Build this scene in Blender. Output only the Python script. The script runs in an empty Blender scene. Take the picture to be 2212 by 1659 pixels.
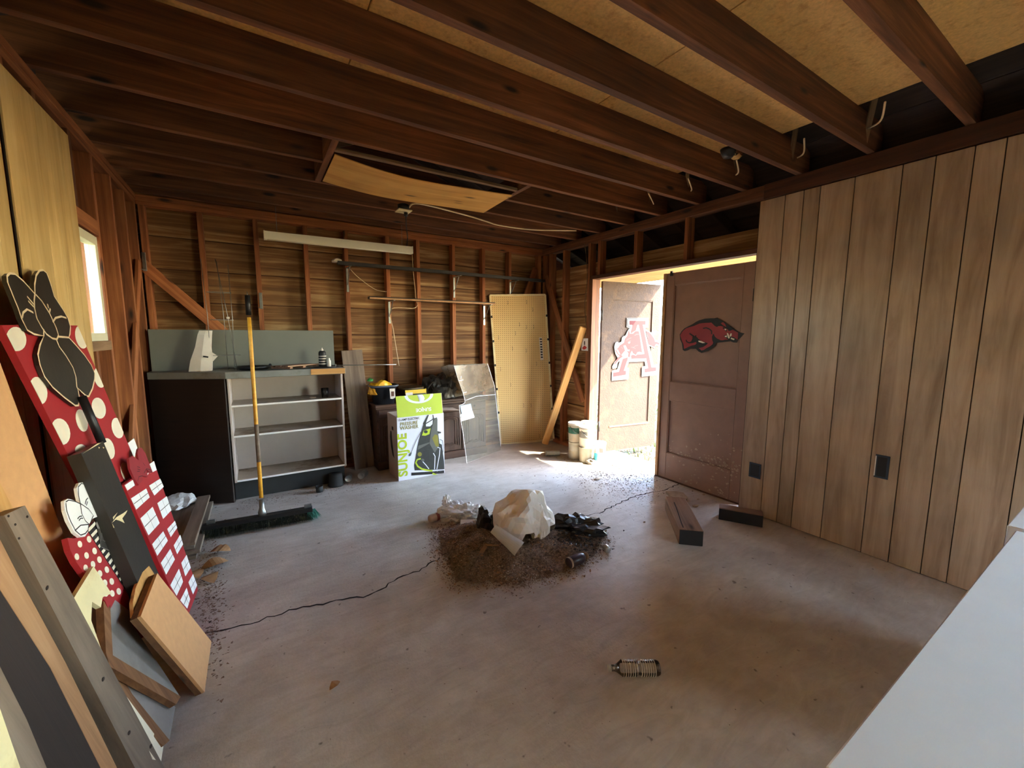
import bpy, bmesh, math, random
from mathutils import Vector, Matrix, noise
random.seed(7)
S = bpy.context.scene
COL = S.collection
V = Vector

# ------------------------------------------------------------------ camera
IMW, IMH, FPX = 2212, 1659, 887.4
YAW, PIT, ROL = math.radians(32.10), math.radians(6.875), math.radians(.187)
CAM = V((0, 0, 1.43))
_f = V((math.sin(YAW) * math.cos(PIT), math.cos(YAW) * math.cos(PIT), -math.sin(PIT)))
_r = V((math.cos(YAW), -math.sin(YAW), 0))
_u = _r.cross(_f)
_c, _s = math.cos(ROL), math.sin(ROL)
RR, UU = _c * _r + _s * _u, -_s * _r + _c * _u
cam = bpy.data.objects.new('camera', bpy.data.cameras.new('camera'))
COL.objects.link(cam)
cam.matrix_world = Matrix.Translation(CAM) @ Matrix((RR, UU, -_f)).transposed().to_4x4()
cam.data.sensor_fit = 'HORIZONTAL'
cam.data.sensor_width = 36
cam.data.lens = 36 * FPX / IMW
cam.data.clip_start = .02
S.camera = cam

# ------------------------------------------------------------------ world, sun, exposure
S.view_settings.view_transform = 'Standard'
S.view_settings.look = 'None'
S.view_settings.gamma = 1
S.view_settings.use_curve_mapping = False
S.view_settings.exposure = 5.15
S.cycles.max_bounces = 12
S.cycles.diffuse_bounces = 8
S.cycles.glossy_bounces = 4
S.cycles.transmission_bounces = 8
S.cycles.transparent_max_bounces = 12
S.cycles.sample_clamp_indirect = 6
S.cycles.caustics_reflective = False
S.cycles.caustics_refractive = False
world = bpy.data.worlds.new('world')
S.world = world
world.use_nodes = True
nt = world.node_tree
sky = nt.nodes.new('ShaderNodeTexSky')
sky.sky_type = 'NISHITA'
sky.sun_disc = False
sky.sun_elevation = math.radians(42)
sky.sun_rotation = math.radians(132)
sky.air_density = 1.0
sky.dust_density = .6
nt.links.new(sky.outputs[0], nt.nodes['Background'].inputs[0])
nt.nodes['Background'].inputs[1].default_value = .18
SUN_DIR = V((-1, .9, -1.2)).normalized()
sun = bpy.data.objects.new('sun', bpy.data.lights.new('sun', 'SUN'))
sun.data.energy = 1.5
sun.data.color = (1, .90, .70)
sun.data.angle = math.radians(.6)
sun.rotation_euler = SUN_DIR.to_track_quat('-Z', 'Y').to_euler()
sun.location = (8, -4, 8)
COL.objects.link(sun)


def portal(name, loc, direction, w, h):
    l = bpy.data.lights.new(name, 'AREA')
    l.shape = 'RECTANGLE'; l.size = w; l.size_y = h
    l.cycles.is_portal = True
    o = bpy.data.objects.new(name, l)
    o.matrix_world = Matrix.Translation(V(loc)) @ V(direction).to_track_quat('-Z', 'Z').to_matrix().to_4x4()
    COL.objects.link(o)


# room: stud faces XL, XR, YB; plate top HP
XL, XR, YB, HP, YF = -.74, 3.34, 4.566, 2.553, -2.6
WY0, WY1 = -2.5, -.45      # unseen side window added behind the viewer, widened for its light
portal('door_portal', (3.46, 3.13, 1.04), (-1, 0, 0), 1.0, 2.1)
portal('window_portal', (-.85, 3.0, 1.68), (1, 0, 0), .9, .55)
portal('added_window_portal', (3.46, -1.475, 1.32), (-1, 0, 0), 2.05, 1.55)


# ------------------------------------------------------------------ pixel helpers (points on real planes)
def ray(px, py):
    return (RR * ((px - 1106) / FPX) + UU * (-(py - 829.5) / FPX) + _f)


def onp(px, py, P0, n):
    d = ray(px, py)
    t = (V(P0) - CAM).dot(V(n)) / d.dot(V(n))
    return CAM + d * t


def fl(px, py, z=0.0): return onp(px, py, (0, 0, z), (0, 0, 1))
def onx(px, py, x): return onp(px, py, (x, 0, 0), (1, 0, 0))
def ony(px, py, y): return onp(px, py, (0, y, 0), (0, 1, 0))


# ------------------------------------------------------------------ materials
def lin(c):
    out = []
    for v in c:
        v /= 255.
        out.append(v / 12.92 if v <= .04045 else ((v + .055) / 1.055) ** 2.4)
    return (*out, 1)


def new_mat(name):
    m = bpy.data.materials.new(name)
    m.use_nodes = True
    n = m.node_tree
    return m, n, n.nodes['Principled BSDF']


def coords(n, scale, rnd=True):
    tc = n.nodes.new('ShaderNodeTexCoord')
    mp = n.nodes.new('ShaderNodeMapping')
    mp.inputs['Scale'].default_value = scale
    n.links.new(tc.outputs['Object'], mp.inputs['Vector'])
    if rnd:
        oi = n.nodes.new('ShaderNodeObjectInfo')
        mu = n.nodes.new('ShaderNodeMath'); mu.operation = 'MULTIPLY'; mu.inputs[1].default_value = 37.
        n.links.new(oi.outputs['Random'], mu.inputs[0])
        cb = n.nodes.new('ShaderNodeCombineXYZ')
        for k in range(3): n.links.new(mu.outputs[0], cb.inputs[k])
        n.links.new(cb.outputs[0], mp.inputs['Location'])
    return mp.outputs[0]


def noise_n(n, vec, scale, detail=4, rough=.6, dist=0.):
    t = n.nodes.new('ShaderNodeTexNoise')
    t.inputs['Scale'].default_value = scale
    t.inputs['Detail'].default_value = detail
    t.inputs['Roughness'].default_value = rough
    t.inputs['Distortion'].default_value = dist
    n.links.new(vec, t.inputs['Vector'])
    return t.outputs['Fac']


def ramp(n, fac, stops):
    r = n.nodes.new('ShaderNodeValToRGB')
    e = r.color_ramp.elements
    while len(e) < len(stops): e.new(.5)
    for k, (p, c) in enumerate(stops):
        e[k].position = p
        e[k].color = c if len(c) == 4 else lin(c)
    n.links.new(fac, r.inputs[0])
    return r.outputs[0]


def mixc(n, fac, a, b, mode='MIX'):
    m = n.nodes.new('ShaderNodeMix'); m.data_type = 'RGBA'; m.blend_type = mode
    if isinstance(fac, (int, float)): m.inputs[0].default_value = fac
    else: n.links.new(fac, m.inputs[0])
    for k, v in ((6, a), (7, b)):
        if isinstance(v, tuple): m.inputs[k].default_value = v
        else: n.links.new(v, m.inputs[k])
    return m.outputs[2]


def bump(n, b, h, strength, dist=.01):
    bp = n.nodes.new('ShaderNodeBump')
    bp.inputs['Strength'].default_value = strength
    bp.inputs['Distance'].default_value = dist
    n.links.new(h, bp.inputs['Height'])
    n.links.new(bp.outputs[0], b.inputs['Normal'])


def plain(name, c, rough=.6, metal=0., var=.12, scale=8, bmp=0., dirt=None, alpha=None):
    m, n, b = new_mat(name)
    b.inputs['Roughness'].default_value = rough
    b.inputs['Metallic'].default_value = metal
    v = coords(n, (1, 1, 1))
    f = noise_n(n, v, scale, 5)
    lc = lin(c)
    lo = tuple(x * (1 - var) for x in lc[:3]) + (1,)
    hi = tuple(min(1, x * (1 + var)) for x in lc[:3]) + (1,)
    col = ramp(n, f, [(.3, lo), (.7, hi)])
    if dirt:
        f2 = noise_n(n, v, scale * .35, 6, .7)
        msk = ramp(n, f2, [(.52, (0, 0, 0, 1)), (.68, (1, 1, 1, 1))])
        col = mixc(n, msk, col, lin(dirt))
    n.links.new(col, b.inputs['Base Color'])
    if bmp: bump(n, b, noise_n(n, v, scale * 4, 4), bmp)
    if alpha is not None: b.inputs['Alpha'].default_value = alpha
    return m


def wood(name, dark, mid, light, rough=.7, stretch=1.2, fine=26, knots=True, bmp=.25, tint=.25, spec=None):
    """grain runs along local X"""
    m, n, b = new_mat(name)
    b.inputs['Roughness'].default_value = rough
    if spec is not None: b.inputs['Specular IOR Level'].default_value = spec
    v = coords(n, (stretch, fine, fine))
    f = noise_n(n, v, 1., 6, .65, .6)
    col = ramp(n, f, [(.28, dark), (.5, mid), (.75, light)])
    v2 = coords(n, (1, 1, 1))
    big = noise_n(n, v2, 1.7, 3)
    col = mixc(n, .55, col, ramp(n, big, [(.3, (.55, .55, .55, 1)), (.7, (1.25, 1.2, 1.15, 1))]), 'MULTIPLY')
    if knots:
        vo = n.nodes.new('ShaderNodeTexVoronoi'); vo.inputs['Scale'].default_value = 1.
        v3 = coords(n, (2.1, 7, 7)); n.links.new(v3, vo.inputs['Vector'])
        k = ramp(n, vo.outputs['Distance'], [(.06, (0, 0, 0, 1)), (.14, (1, 1, 1, 1))])
        col = mixc(n, k, lin(tuple(x * .45 for x in dark)), col)
    oi = n.nodes.new('ShaderNodeObjectInfo')
    rr = n.nodes.new('ShaderNodeMapRange')
    rr.inputs['To Min'].default_value = 1 - tint; rr.inputs['To Max'].default_value = 1 + tint * .5
    n.links.new(oi.outputs['Random'], rr.inputs[0])
    hs = n.nodes.new('ShaderNodeHueSaturation')
    n.links.new(rr.outputs[0], hs.inputs['Value']); n.links.new(col, hs.inputs['Color'])
    n.links.new(hs.outputs[0], b.inputs['Base Color'])
    bump(n, b, f, bmp, .004)
    return m


M = {}
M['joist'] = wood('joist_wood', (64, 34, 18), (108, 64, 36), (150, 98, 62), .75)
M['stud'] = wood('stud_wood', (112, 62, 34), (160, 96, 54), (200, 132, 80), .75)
M['siding'] = wood('siding_wood', (96, 62, 32), (140, 98, 54), (206, 172, 122), .8, .9, 22, False, .35, .3)
M['darkboard'] = wood('dark_sheathing', (58, 30, 18), (88, 48, 28), (112, 66, 40), .8)
M['chip'] = plain('particle_board', (230, 182, 112), .85, 0, .14, 60, .15, (204, 150, 86))
M['ply'] = wood('plywood', (190, 136, 64), (214, 162, 86), (230, 186, 112), .6, .8, 10, True, .08, .05)
M['panelR'] = wood('wall_paneling', (150, 122, 98), (182, 156, 130), (202, 178, 152), .33, 1.3, 16, False, .06, .12, .4)
M['panelL'] = wood('left_paneling', (186, 150, 92), (212, 178, 116), (226, 198, 140), .55, 1.3, 16, False, .06, .06, .4)
M['groove'] = plain('groove_dark', (40, 26, 18), .9)
M['frame2'] = wood('greyed_frame', (96, 72, 50), (128, 100, 74), (156, 130, 100), .8)
M['grey'] = wood('grey_board', (92, 80, 68), (126, 112, 98), (150, 138, 124), .55, 1.2, 14, True, .2, .1)
M['greyworn'] = wood('worn_plank', (92, 76, 62), (124, 106, 90), (146, 128, 110), .7, 1.2, 18, True, .3, .1)
M['yellowwood'] = wood('fresh_pine', (196, 134, 66), (222, 164, 92), (236, 188, 120), .6, 1, 20, True, .1, .1)
M['tanwood'] = wood('dull_tan_wood', (136, 96, 62), (168, 124, 86), (186, 144, 106), .75)
M['handle'] = wood('yellow_handle', (190, 128, 30), (214, 156, 44), (226, 176, 70), .5, 2, 20, False, .1, 0)
M['mdf'] = plain('tan_fibreboard', (212, 158, 106), .75, 0, .06, 30)
M['mdfedge'] = wood('board_edge', (92, 58, 34), (126, 84, 50), (150, 108, 70), .8)
M['cream'] = plain('cream_board', (232, 214, 164), .6, 0, .06, 12, 0, (206, 180, 128))
M['bluegrey'] = plain('grey_laminate', (138, 132, 128), .4, 0, .15, 6, .05, (112, 104, 98))
M['blackpaint'] = plain('black_paint', (42, 38, 33), .4, 0, .25, 10, .05)
M['blk'] = plain('black_plastic', (22, 22, 24), .45)
M['nearblack'] = wood('dark_brown_board', (24, 14, 10), (34, 20, 14), (44, 28, 20), .6, tint=.05)
M['red'] = plain('red_paint', (166, 36, 42), .5, 0, .1, 5)
M['redtrim'] = plain('red_bow_paint', (148, 40, 48), .5)
M['white'] = plain('white_paint', (236, 224, 200), .55, 0, .06, 8)
M['offwhite'] = plain('white_print', (240, 238, 234), .6, 0, .03)
M['ink'] = plain('black_ink', (30, 26, 26), .6)
M['creamline'] = plain('cream_line', (224, 200, 160), .6)
M['doorpaint'] = plain('brown_door_paint', (146, 110, 92), .5, 0, .12, 7, .15)
M['doorworn'] = plain('weathered_brown_paint', (60, 43, 30), .8, 0, .15, 14, .4, (82, 60, 40))
M['dimmedwhite'] = plain('dimmed_white_emblem', (96, 95, 94), .8, 0, .05)  # emblem white darkened to offset the overexposed sunlight
M['dimmedred'] = plain('dimmed_red_emblem', (74, 6, 10), .8, 0, .08)  # emblem red deepened likewise so strong sun does not wash it out
M['tubewhite'] = plain('bright_enamel', (250, 246, 222), .3, 0, .02)
M['doorflake'] = plain('flaked_paint', (176, 150, 126), .8, 0, .3, 60, .3)
M['dooredge'] = plain('pale_worn_edge', (176, 132, 88), .7, 0, .2, 12)
M['metal'] = plain('galvanised_metal', (150, 152, 148), .35, .9, .15, 20)
M['darkmetal'] = plain('dark_metal', (50, 48, 46), .5, .6)
M['lampwhite'] = plain('lamp_enamel', (232, 226, 196), .35, 0, .03)
M['tube'] = plain('lamp_glass', (244, 240, 222), .25, 0, .02)
M['cable'] = plain('cream_cable', (222, 196, 156), .5)
M['laminate'] = plain('counter_laminate', (128, 130, 126), .5, 0, .15, 5, 0, (98, 84, 66))
M['gypsum'] = plain('grey_backboard', (112, 114, 104), .6, 0, .08, 2)
M['cabwhite'] = plain('cabinet_white', (190, 178, 170), .5, 0, .06, 4)
M['shelfdirt'] = plain('dusty_shelf', (170, 158, 142), .7, 0, .15, 6, .1, (104, 82, 58))
M['kick'] = plain('dark_kickboard', (42, 44, 44), .7)
M['cardboard'] = plain('cardboard', (176, 156, 138), .8, 0, .06)
M['boxlilac'] = plain('box_print_white', (224, 228, 240), .45, 0, .04, 5)
M['lime'] = plain('box_print_lime', (178, 200, 48), .45, 0, .06, 5)
M['olive'] = plain('box_print_olive', (134, 128, 48), .5)
M['charcoal'] = plain('box_print_charcoal', (52, 54, 50), .45, 0, .2, 14)
M['midgrey'] = plain('box_print_grey', (96, 98, 92), .45)
M['walnut'] = wood('dark_walnut', (58, 38, 30), (84, 60, 48), (106, 80, 64), .45, 1.2, 20, False, .1, .05)
M['tubplastic'] = plain('navy_tub', (34, 38, 46), .4)
M['tubgrey'] = plain('tub_rim', (92, 102, 116), .4)
M['soilbag'] = plain('yellow_bag', (222, 168, 30), .35, 0, .3, 9, .3, (176, 96, 24))
M['green'] = plain('green_plastic', (38, 122, 52), .4)
M['brownpot'] = plain('brown_pot', (110, 92, 68), .6, 0, .15)
M['yellowprint'] = plain('yellow_print', (232, 196, 60), .5)
M['bagblack'] = plain('black_bag', (38, 34, 32), .35, 0, .3, 9, .3)
M['bluepaper'] = plain('blue_label', (150, 186, 226), .6)
M['paper'] = plain('paper', (226, 218, 204), .7, 0, .06)
M['paintwhite'] = plain('paint_bucket_white', (170, 164, 146), .5, 0, .08, 10, 0, (176, 150, 116))
M['paintgreen'] = plain('paint_label_green', (60, 112, 90), .5, 0, .3, 20)
M['cyan'] = plain('cyan_label', (70, 176, 196), .5, 0, .3, 30)
M['bristle'] = plain('broom_bristle', (32, 38, 30), .9, 0, .5, 60, .6, (96, 96, 66))
M['teal'] = plain('teal_bristle', (60, 130, 112), .8)
M['dust'] = plain('dust', (128, 118, 104), .9, 0, .3, 80)
M['soil'] = plain('soil', (140, 118, 100), .95, 0, .6, 60, .9, (58, 44, 36))
M['grit'] = plain('grit', (186, 172, 152), .8, 0, .3, 40)
M['leaf'] = plain('dry_leaf', (156, 118, 80), .8, 0, .35, 20)
M['leafdark'] = plain('dark_leaf_bits', (92, 66, 38), .8, 0, .35, 20)
M['stone'] = plain('pale_stone', (176, 156, 132), .9, 0, .2, 20, .4)
M['crack'] = plain('crack_dark', (34, 28, 24), .95)
M['blockwood'] = wood('block_wood', (112, 82, 60), (148, 114, 88), (172, 138, 110), .7)
M['blockshade'] = plain('block_shade', (38, 34, 32), .8)  # dark colour painting in the shade on viewer-facing timber faces
M['bluebox'] = plain('outlet_blue', (44, 56, 72), .5)
M['tabletop'] = plain('white_tabletop', (238, 244, 252), .18, 0, .04, 3, .04)
M['grass'] = plain('grass', (62, 84, 20), .9, 0, .4, 20)
M['ground'] = plain('outdoor_soil', (92, 78, 50), .95, 0, .3, 10, .4, (66, 74, 26))
M['fence'] = wood('pale_fence', (84, 92, 40), (110, 118, 56), (130, 136, 78), .8)
M['soffit'] = wood('soffit_paint', (206, 168, 108), (222, 186, 128), (232, 200, 146), .7, .8, 12, False, .1, .1)
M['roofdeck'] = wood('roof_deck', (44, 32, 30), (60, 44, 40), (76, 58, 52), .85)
M['silver'] = plain('can_silver', (190, 188, 184), .3, .8, .1)
M['canpale'] = plain('can_pale', (206, 192, 184), .35, .2, .08)
M['canred'] = plain('can_print', (150, 84, 76), .4, .2, .2)
M['plum'] = plain('bottle_label', (54, 40, 52), .35)
M['tank'] = plain('brown_paper', (150, 118, 88), .8, 0, .15)
M['rust'] = plain('red_brown_bag', (96, 60, 44), .6, 0, .3, 12)


def floor_mat():
    m, n, b = new_mat('concrete')
    v = coords(n, (1, 1, 1), False)
    big = noise_n(n, v, .9, 5, .6, .4)
    med = noise_n(n, v, 4.5, 7, .65)
    fine = noise_n(n, v, 70, 3)
    vs = coords(n, (3.2, 11, 1), False)
    st = noise_n(n, vs, 1.4, 6, .7, 1.2)
    col = ramp(n, big, [(.3, (170, 158, 147)), (.5, (202, 196, 188)), (.7, (220, 218, 212))])
    col = mixc(n, .6, col, ramp(n, med, [(.3, (.72, .68, .64, 1)), (.7, (1.12, 1.1, 1.08, 1))]), 'MULTIPLY')
    col = mixc(n, .4, col, ramp(n, st, [(.38, (.72, .68, .63, 1)), (.6, (1.08, 1.08, 1.08, 1))]), 'MULTIPLY')
    spots = noise_n(n, v, 22, 2, .5)
    col = mixc(n, ramp(n, spots, [(.70, (0, 0, 0, 1)), (.76, (.7, .7, .7, 1))]), col, lin((72, 58, 48)))
    n.links.new(col, b.inputs['Base Color'])
    rg = n.nodes.new('ShaderNodeMapRange'); rg.inputs['To Min'].default_value = .34; rg.inputs['To Max'].default_value = .62
    n.links.new(med, rg.inputs[0]); n.links.new(rg.outputs[0], b.inputs['Roughness'])
    mx = n.nodes.new('ShaderNodeMath'); mx.operation = 'ADD'
    n.links.new(med, mx.inputs[0]); n.links.new(fine, mx.inputs[1])
    bump(n, b, mx.outputs[0], .25, .006)
    return m


M['floor'] = floor_mat()


def peg_mat():
    m, n, b = new_mat('pegboard')
    b.inputs['Roughness'].default_value = .6
    tc = n.nodes.new('ShaderNodeTexCoord')
    sc = n.nodes.new('ShaderNodeVectorMath'); sc.operation = 'SCALE'; sc.inputs['Scale'].default_value = 1 / .0254
    n.links.new(tc.outputs['Object'], sc.inputs[0])
    fr = n.nodes.new('ShaderNodeVectorMath'); fr.operation = 'FRACTION'
    n.links.new(sc.outputs[0], fr.inputs[0])
    sb = n.nodes.new('ShaderNodeVectorMath'); sb.operation = 'SUBTRACT'; sb.inputs[1].default_value = (.5, .5, .5)
    n.links.new(fr.outputs[0], sb.inputs[0])
    ml = n.nodes.new('ShaderNodeVectorMath'); ml.operation = 'MULTIPLY'; ml.inputs[1].default_value = (1, 1, 0)
    n.links.new(sb.outputs[0], ml.inputs[0])
    ln = n.nodes.new('ShaderNodeVectorMath'); ln.operation = 'LENGTH'
    n.links.new(ml.outputs[0], ln.inputs[0])
    col = ramp(n, ln.outputs['Value'], [(.14, (96, 62, 28)), (.18, (222, 184, 120))])
    n.links.new(col, b.inputs['Base Color'])
    return m


M['peg'] = peg_mat()


def clear_mat(name, tint, rough, alpha, spec=.5, col=(206, 204, 196)):
    """thin clear plastic: mostly transparent sheet with a scuffed diffuse film"""
    m, n, b = new_mat(name)
    tr = n.nodes.new('ShaderNodeBsdfTransparent'); tr.inputs[0].default_value = tint
    b.inputs['Base Color'].default_value = lin(col); b.inputs['Roughness'].default_value = rough
    b.inputs['Specular IOR Level'].default_value = spec
    mx = n.nodes.new('ShaderNodeMixShader')
    v = coords(n, (1, 1, 1))
    f = noise_n(n, v, 5, 6, .7)
    rg = n.nodes.new('ShaderNodeMapRange'); rg.inputs['From Min'].default_value = .3; rg.inputs['From Max'].default_value = .7
    rg.inputs['To Min'].default_value = alpha * .5; rg.inputs['To Max'].default_value = min(1, alpha * 1.5)
    n.links.new(f, rg.inputs[0]); n.links.new(rg.outputs[0], mx.inputs[0])
    n.links.new(tr.outputs[0], mx.inputs[1]); n.links.new(b.outputs[0], mx.inputs[2])
    n.links.new(mx.outputs[0], n.nodes['Material Output'].inputs['Surface'])
    return m


M['plexi'] = clear_mat('scuffed_acrylic', (.93, .95, .94, 1), .15, .13, col=(170, 164, 150))
M['plexidirty'] = clear_mat('dirty_acrylic', (.62, .55, .46, 1), .3, .5, col=(132, 112, 88))
M['film'] = clear_mat('plastic_film', (.95, .95, .95, 1), .3, .66, col=(232, 230, 226))
def pet_mat():
    m, n, b = new_mat('thin_bottle_plastic')
    tr = n.nodes.new('ShaderNodeBsdfTransparent'); tr.inputs[0].default_value = (.93, .93, .92, 1)
    gl = n.nodes.new('ShaderNodeBsdfGlossy'); gl.inputs['Roughness'].default_value = .12
    lw = n.nodes.new('ShaderNodeLayerWeight'); lw.inputs[0].default_value = .42
    mx = n.nodes.new('ShaderNodeMixShader')
    n.links.new(lw.outputs['Fresnel'], mx.inputs[0]); n.links.new(tr.outputs[0], mx.inputs[1]); n.links.new(gl.outputs[0], mx.inputs[2])
    n.links.new(mx.outputs[0], n.nodes['Material Output'].inputs['Surface'])
    return m


M['pet'] = pet_mat()
M['milky'] = plain('milky_plastic', (240, 230, 216), .4, 0, .06, 3, .1, (214, 196, 172))
M['pane'] = clear_mat('window_glass', (.95, .98, .95, 1), .05, .10)


def glass_mat():
    m, n, b = new_mat('clear_bottle_plastic')
    b.inputs['Transmission Weight'].default_value = 1; b.inputs['Roughness'].default_value = .06
    b.inputs['IOR'].default_value = 1.35
    return m


M['petg'] = glass_mat()

# ------------------------------------------------------------------ building helpers
W = {}


def tag(o, label=None, cat=None, group=None, kind=None):
    if label: o['label'] = label
    if cat: o['category'] = cat
    if group: o['group'] = group
    if kind: o['kind'] = kind
    return o


def link(o, parent=None, Mx=None):
    Mx = Mx or Matrix.Identity(4)
    COL.objects.link(o)
    if parent is not None:
        o.parent = parent
        o.matrix_basis = W[parent.name].inverted() @ Mx
    else:
        o.matrix_basis = Mx
    W[o.name] = Mx
    return o


def thing(name, label, cat, loc=(0, 0, 0), group=None, kind=None):
    o = bpy.data.objects.new(name, None)
    o.empty_display_size = .1
    link(o, None, Matrix.Translation(V(loc)))
    return tag(o, label, cat, group, kind)


def put(name, bm, mat, parent=None, Mx=None, smooth=False):
    """link a bmesh as one object; without a matrix the mesh is in world coordinates"""
    if Mx is None:
        lo = V([min(v.co[k] for v in bm.verts) for k in range(3)])
        hi = V([max(v.co[k] for v in bm.verts) for k in range(3)])
        c = (lo + hi) / 2; c.z = lo.z
        bmesh.ops.translate(bm, vec=-c, verts=bm.verts)
        Mx = Matrix.Translation(c)
    me = bpy.data.meshes.new(name)
    if smooth:
        for f in bm.faces: f.smooth = True
    bm.normal_update()
    bm.to_mesh(me); bm.free()
    for m in (mat if isinstance(mat, (list, tuple)) else [mat]): me.materials.append(m)
    return link(bpy.data.objects.new(name, me), parent, Mx)


def box_bm(sx, sy, sz, bev=.002):
    bm = bmesh.new()
    bmesh.ops.create_cube(bm, size=1)
    bmesh.ops.scale(bm, vec=(sx, sy, sz), verts=bm.verts)
    b = min(bev, .2 * min(sx, sy, sz))
    if b > 0: bmesh.ops.bevel(bm, geom=bm.edges[:], offset=b, segments=1, affect='EDGES')
    return bm


def basis(x, y, z, o):
    return Matrix.Translation(o) @ Matrix((x, y, z)).transposed().to_4x4()


def beam(name, p0, p1, w, t, mat, parent=None, up=(0, 0, 1), bev=.002):
    """bar from p0 to p1; t is its size along 'up', w across"""
    p0, p1 = V(p0), V(p1)
    x = (p1 - p0).normalized()
    z = V(up) - x * x.dot(V(up))
    if z.length < 1e-3: z = V((0, 1, 0)) - x * x.y
    z.normalize()
    y = z.cross(x)
    return put(name, box_bm((p1 - p0).length, w, t, bev), mat, parent, basis(x, y, z, (p0 + p1) / 2))


def bx(name, lo, hi, mat, parent=None, bev=.002, grain=None):
    lo, hi = V(lo), V(hi)
    d = hi - lo
    a = 'xyz'.index(grain) if grain else max(range(3), key=lambda k: d[k])
    ax = [V((1, 0, 0)), V((0, 1, 0)), V((0, 0, 1))]
    x, y, z = ax[a], ax[(a + 1) % 3], ax[(a + 2) % 3]
    return put(name, box_bm(d[a], d[(a + 1) % 3], d[(a + 2) % 3], bev), mat, parent, basis(x, y, z, (lo + hi) / 2))


def lathe(name, prof, mat, parent=None, Mx=None, loc=None, seg=20, smooth=True, caps=True):
    bm = bmesh.new()
    rings = []
    for r, z in prof:
        rings.append([bm.verts.new((r * math.cos(2 * math.pi * k / seg), r * math.sin(2 * math.pi * k / seg), z)) for k in range(seg)])
    for a, b in zip(rings, rings[1:]):
        for k in range(seg):
            bm.faces.new((a[k], a[(k + 1) % seg], b[(k + 1) % seg], b[k]))
    if caps:
        if prof[0][0] > 1e-5: bm.faces.new(rings[0][::-1])
        if prof[-1][0] > 1e-5: bm.faces.new(rings[-1])
    bmesh.ops.remove_doubles(bm, verts=bm.verts, dist=1e-5)
    if Mx is None: Mx = Matrix.Translation(V(loc))
    return put(name, bm, mat, parent, Mx, smooth)


def lying(p, d, r=0.):
    """matrix whose local Z points along horizontal d, placed so a radius r rests on p.z"""
    z = V(d).normalized(); x = V((0, 0, 1)); x = (x - z * z.dot(x)).normalized(); y = z.cross(x)
    return basis(x, y, z, V(p) + V((0, 0, r)))


def tube(name, pts, r, mat, parent=None, seg=8, smooth=True):
    pts = [V(p) for p in pts]
    bm = bmesh.new()
    rings = []
    up = V((0, 0, 1))
    for i, p in enumerate(pts):
        t = (pts[min(i + 1, len(pts) - 1)] - pts[max(i - 1, 0)]).normalized()
        a = t.cross(up)
        if a.length < .05: a = t.cross(V((1, 0, 0)))
        a.normalize(); b = t.cross(a)
        rr = r[i] if isinstance(r, (list, tuple)) else r
        rings.append([bm.verts.new(p + a * rr * math.cos(2 * math.pi * k / seg) + b * rr * math.sin(2 * math.pi * k / seg)) for k in range(seg)])
    for a, b in zip(rings, rings[1:]):
        for k in range(seg): bm.faces.new((a[k], a[(k + 1) % seg], b[(k + 1) % seg], b[k]))
    bm.faces.new(rings[0][::-1]); bm.faces.new(rings[-1])
    bmesh.ops.recalc_face_normals(bm, faces=bm.faces)
    return put(name, bm, mat, parent, None, smooth)


def smoothpts(pts, n=6):
    pts = [V(p) for p in pts]; out = []
    for i in range(len(pts) - 1):
        p0, p1, p2, p3 = pts[max(i - 1, 0)], pts[i], pts[i + 1], pts[min(i + 2, len(pts) - 1)]
        for k in range(n):
            t = k / n
            out.append(.5 * ((2 * p1) + (p2 - p0) * t + (2 * p0 - 5 * p1 + 4 * p2 - p3) * t * t + (3 * p1 - p0 - 3 * p2 + p3) * t ** 3))
    return out + [pts[-1]]


class Plane:
    """a physical plane with in-plane axes: u (along, local X) and v (local Y); n faces the camera"""
    def __init__(s, P0, u, v):
        s.o, s.u = V(P0), V(u).normalized()
        v = V(v); s.v = (v - s.u * s.u.dot(v)).normalized()
        s.n = s.u.cross(s.v)
        if s.n.dot(CAM - s.o) < 0: s.v = -s.v; s.n = -s.n
    def uv(s, px, py):
        p = onp(px, py, s.o, s.n) - s.o
        return (p.dot(s.u), p.dot(s.v))
    def w(s, a, b, off=0.): return s.o + s.u * a + s.v * b + s.n * off
    def mx(s, off=0., c=(0, 0)): return basis(s.u, s.v, s.n, s.w(c[0], c[1], off))
    def poly(s, pts): return [s.uv(*p) for p in pts]


def leanx(a, k):
    """plane x = a - k z, leaning on the left wall; u runs up the slope"""
    return Plane((a, 0, 0), (-k, 0, 1), (0, 1, 0))


def clip(poly, a, b, c):
    """keep a*u+b*v+c>=0"""
    out = []
    for i, p in enumerate(poly):
        q = poly[(i + 1) % len(poly)]
        dp, dq = a * p[0] + b * p[1] + c, a * q[0] + b * q[1] + c
        if dp >= 0: out.append(p)
        if dp * dq < 0:
            t = dp / (dp - dq); out.append((p[0] + (q[0] - p[0]) * t, p[1] + (q[1] - p[1]) * t))
    return out


def clip_to(poly, conv):
    area = sum(conv[i][0] * conv[(i + 1) % len(conv)][1] - conv[(i + 1) % len(conv)][0] * conv[i][1] for i in range(len(conv)))
    sg = 1 if area > 0 else -1
    for i, p in enumerate(conv):
        q = conv[(i + 1) % len(conv)]
        a, b = -(q[1] - p[1]) * sg, (q[0] - p[0]) * sg
        poly = clip(poly, a, b, -(a * p[0] + b * p[1]))
        if len(poly) < 3: return []
    return poly


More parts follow.
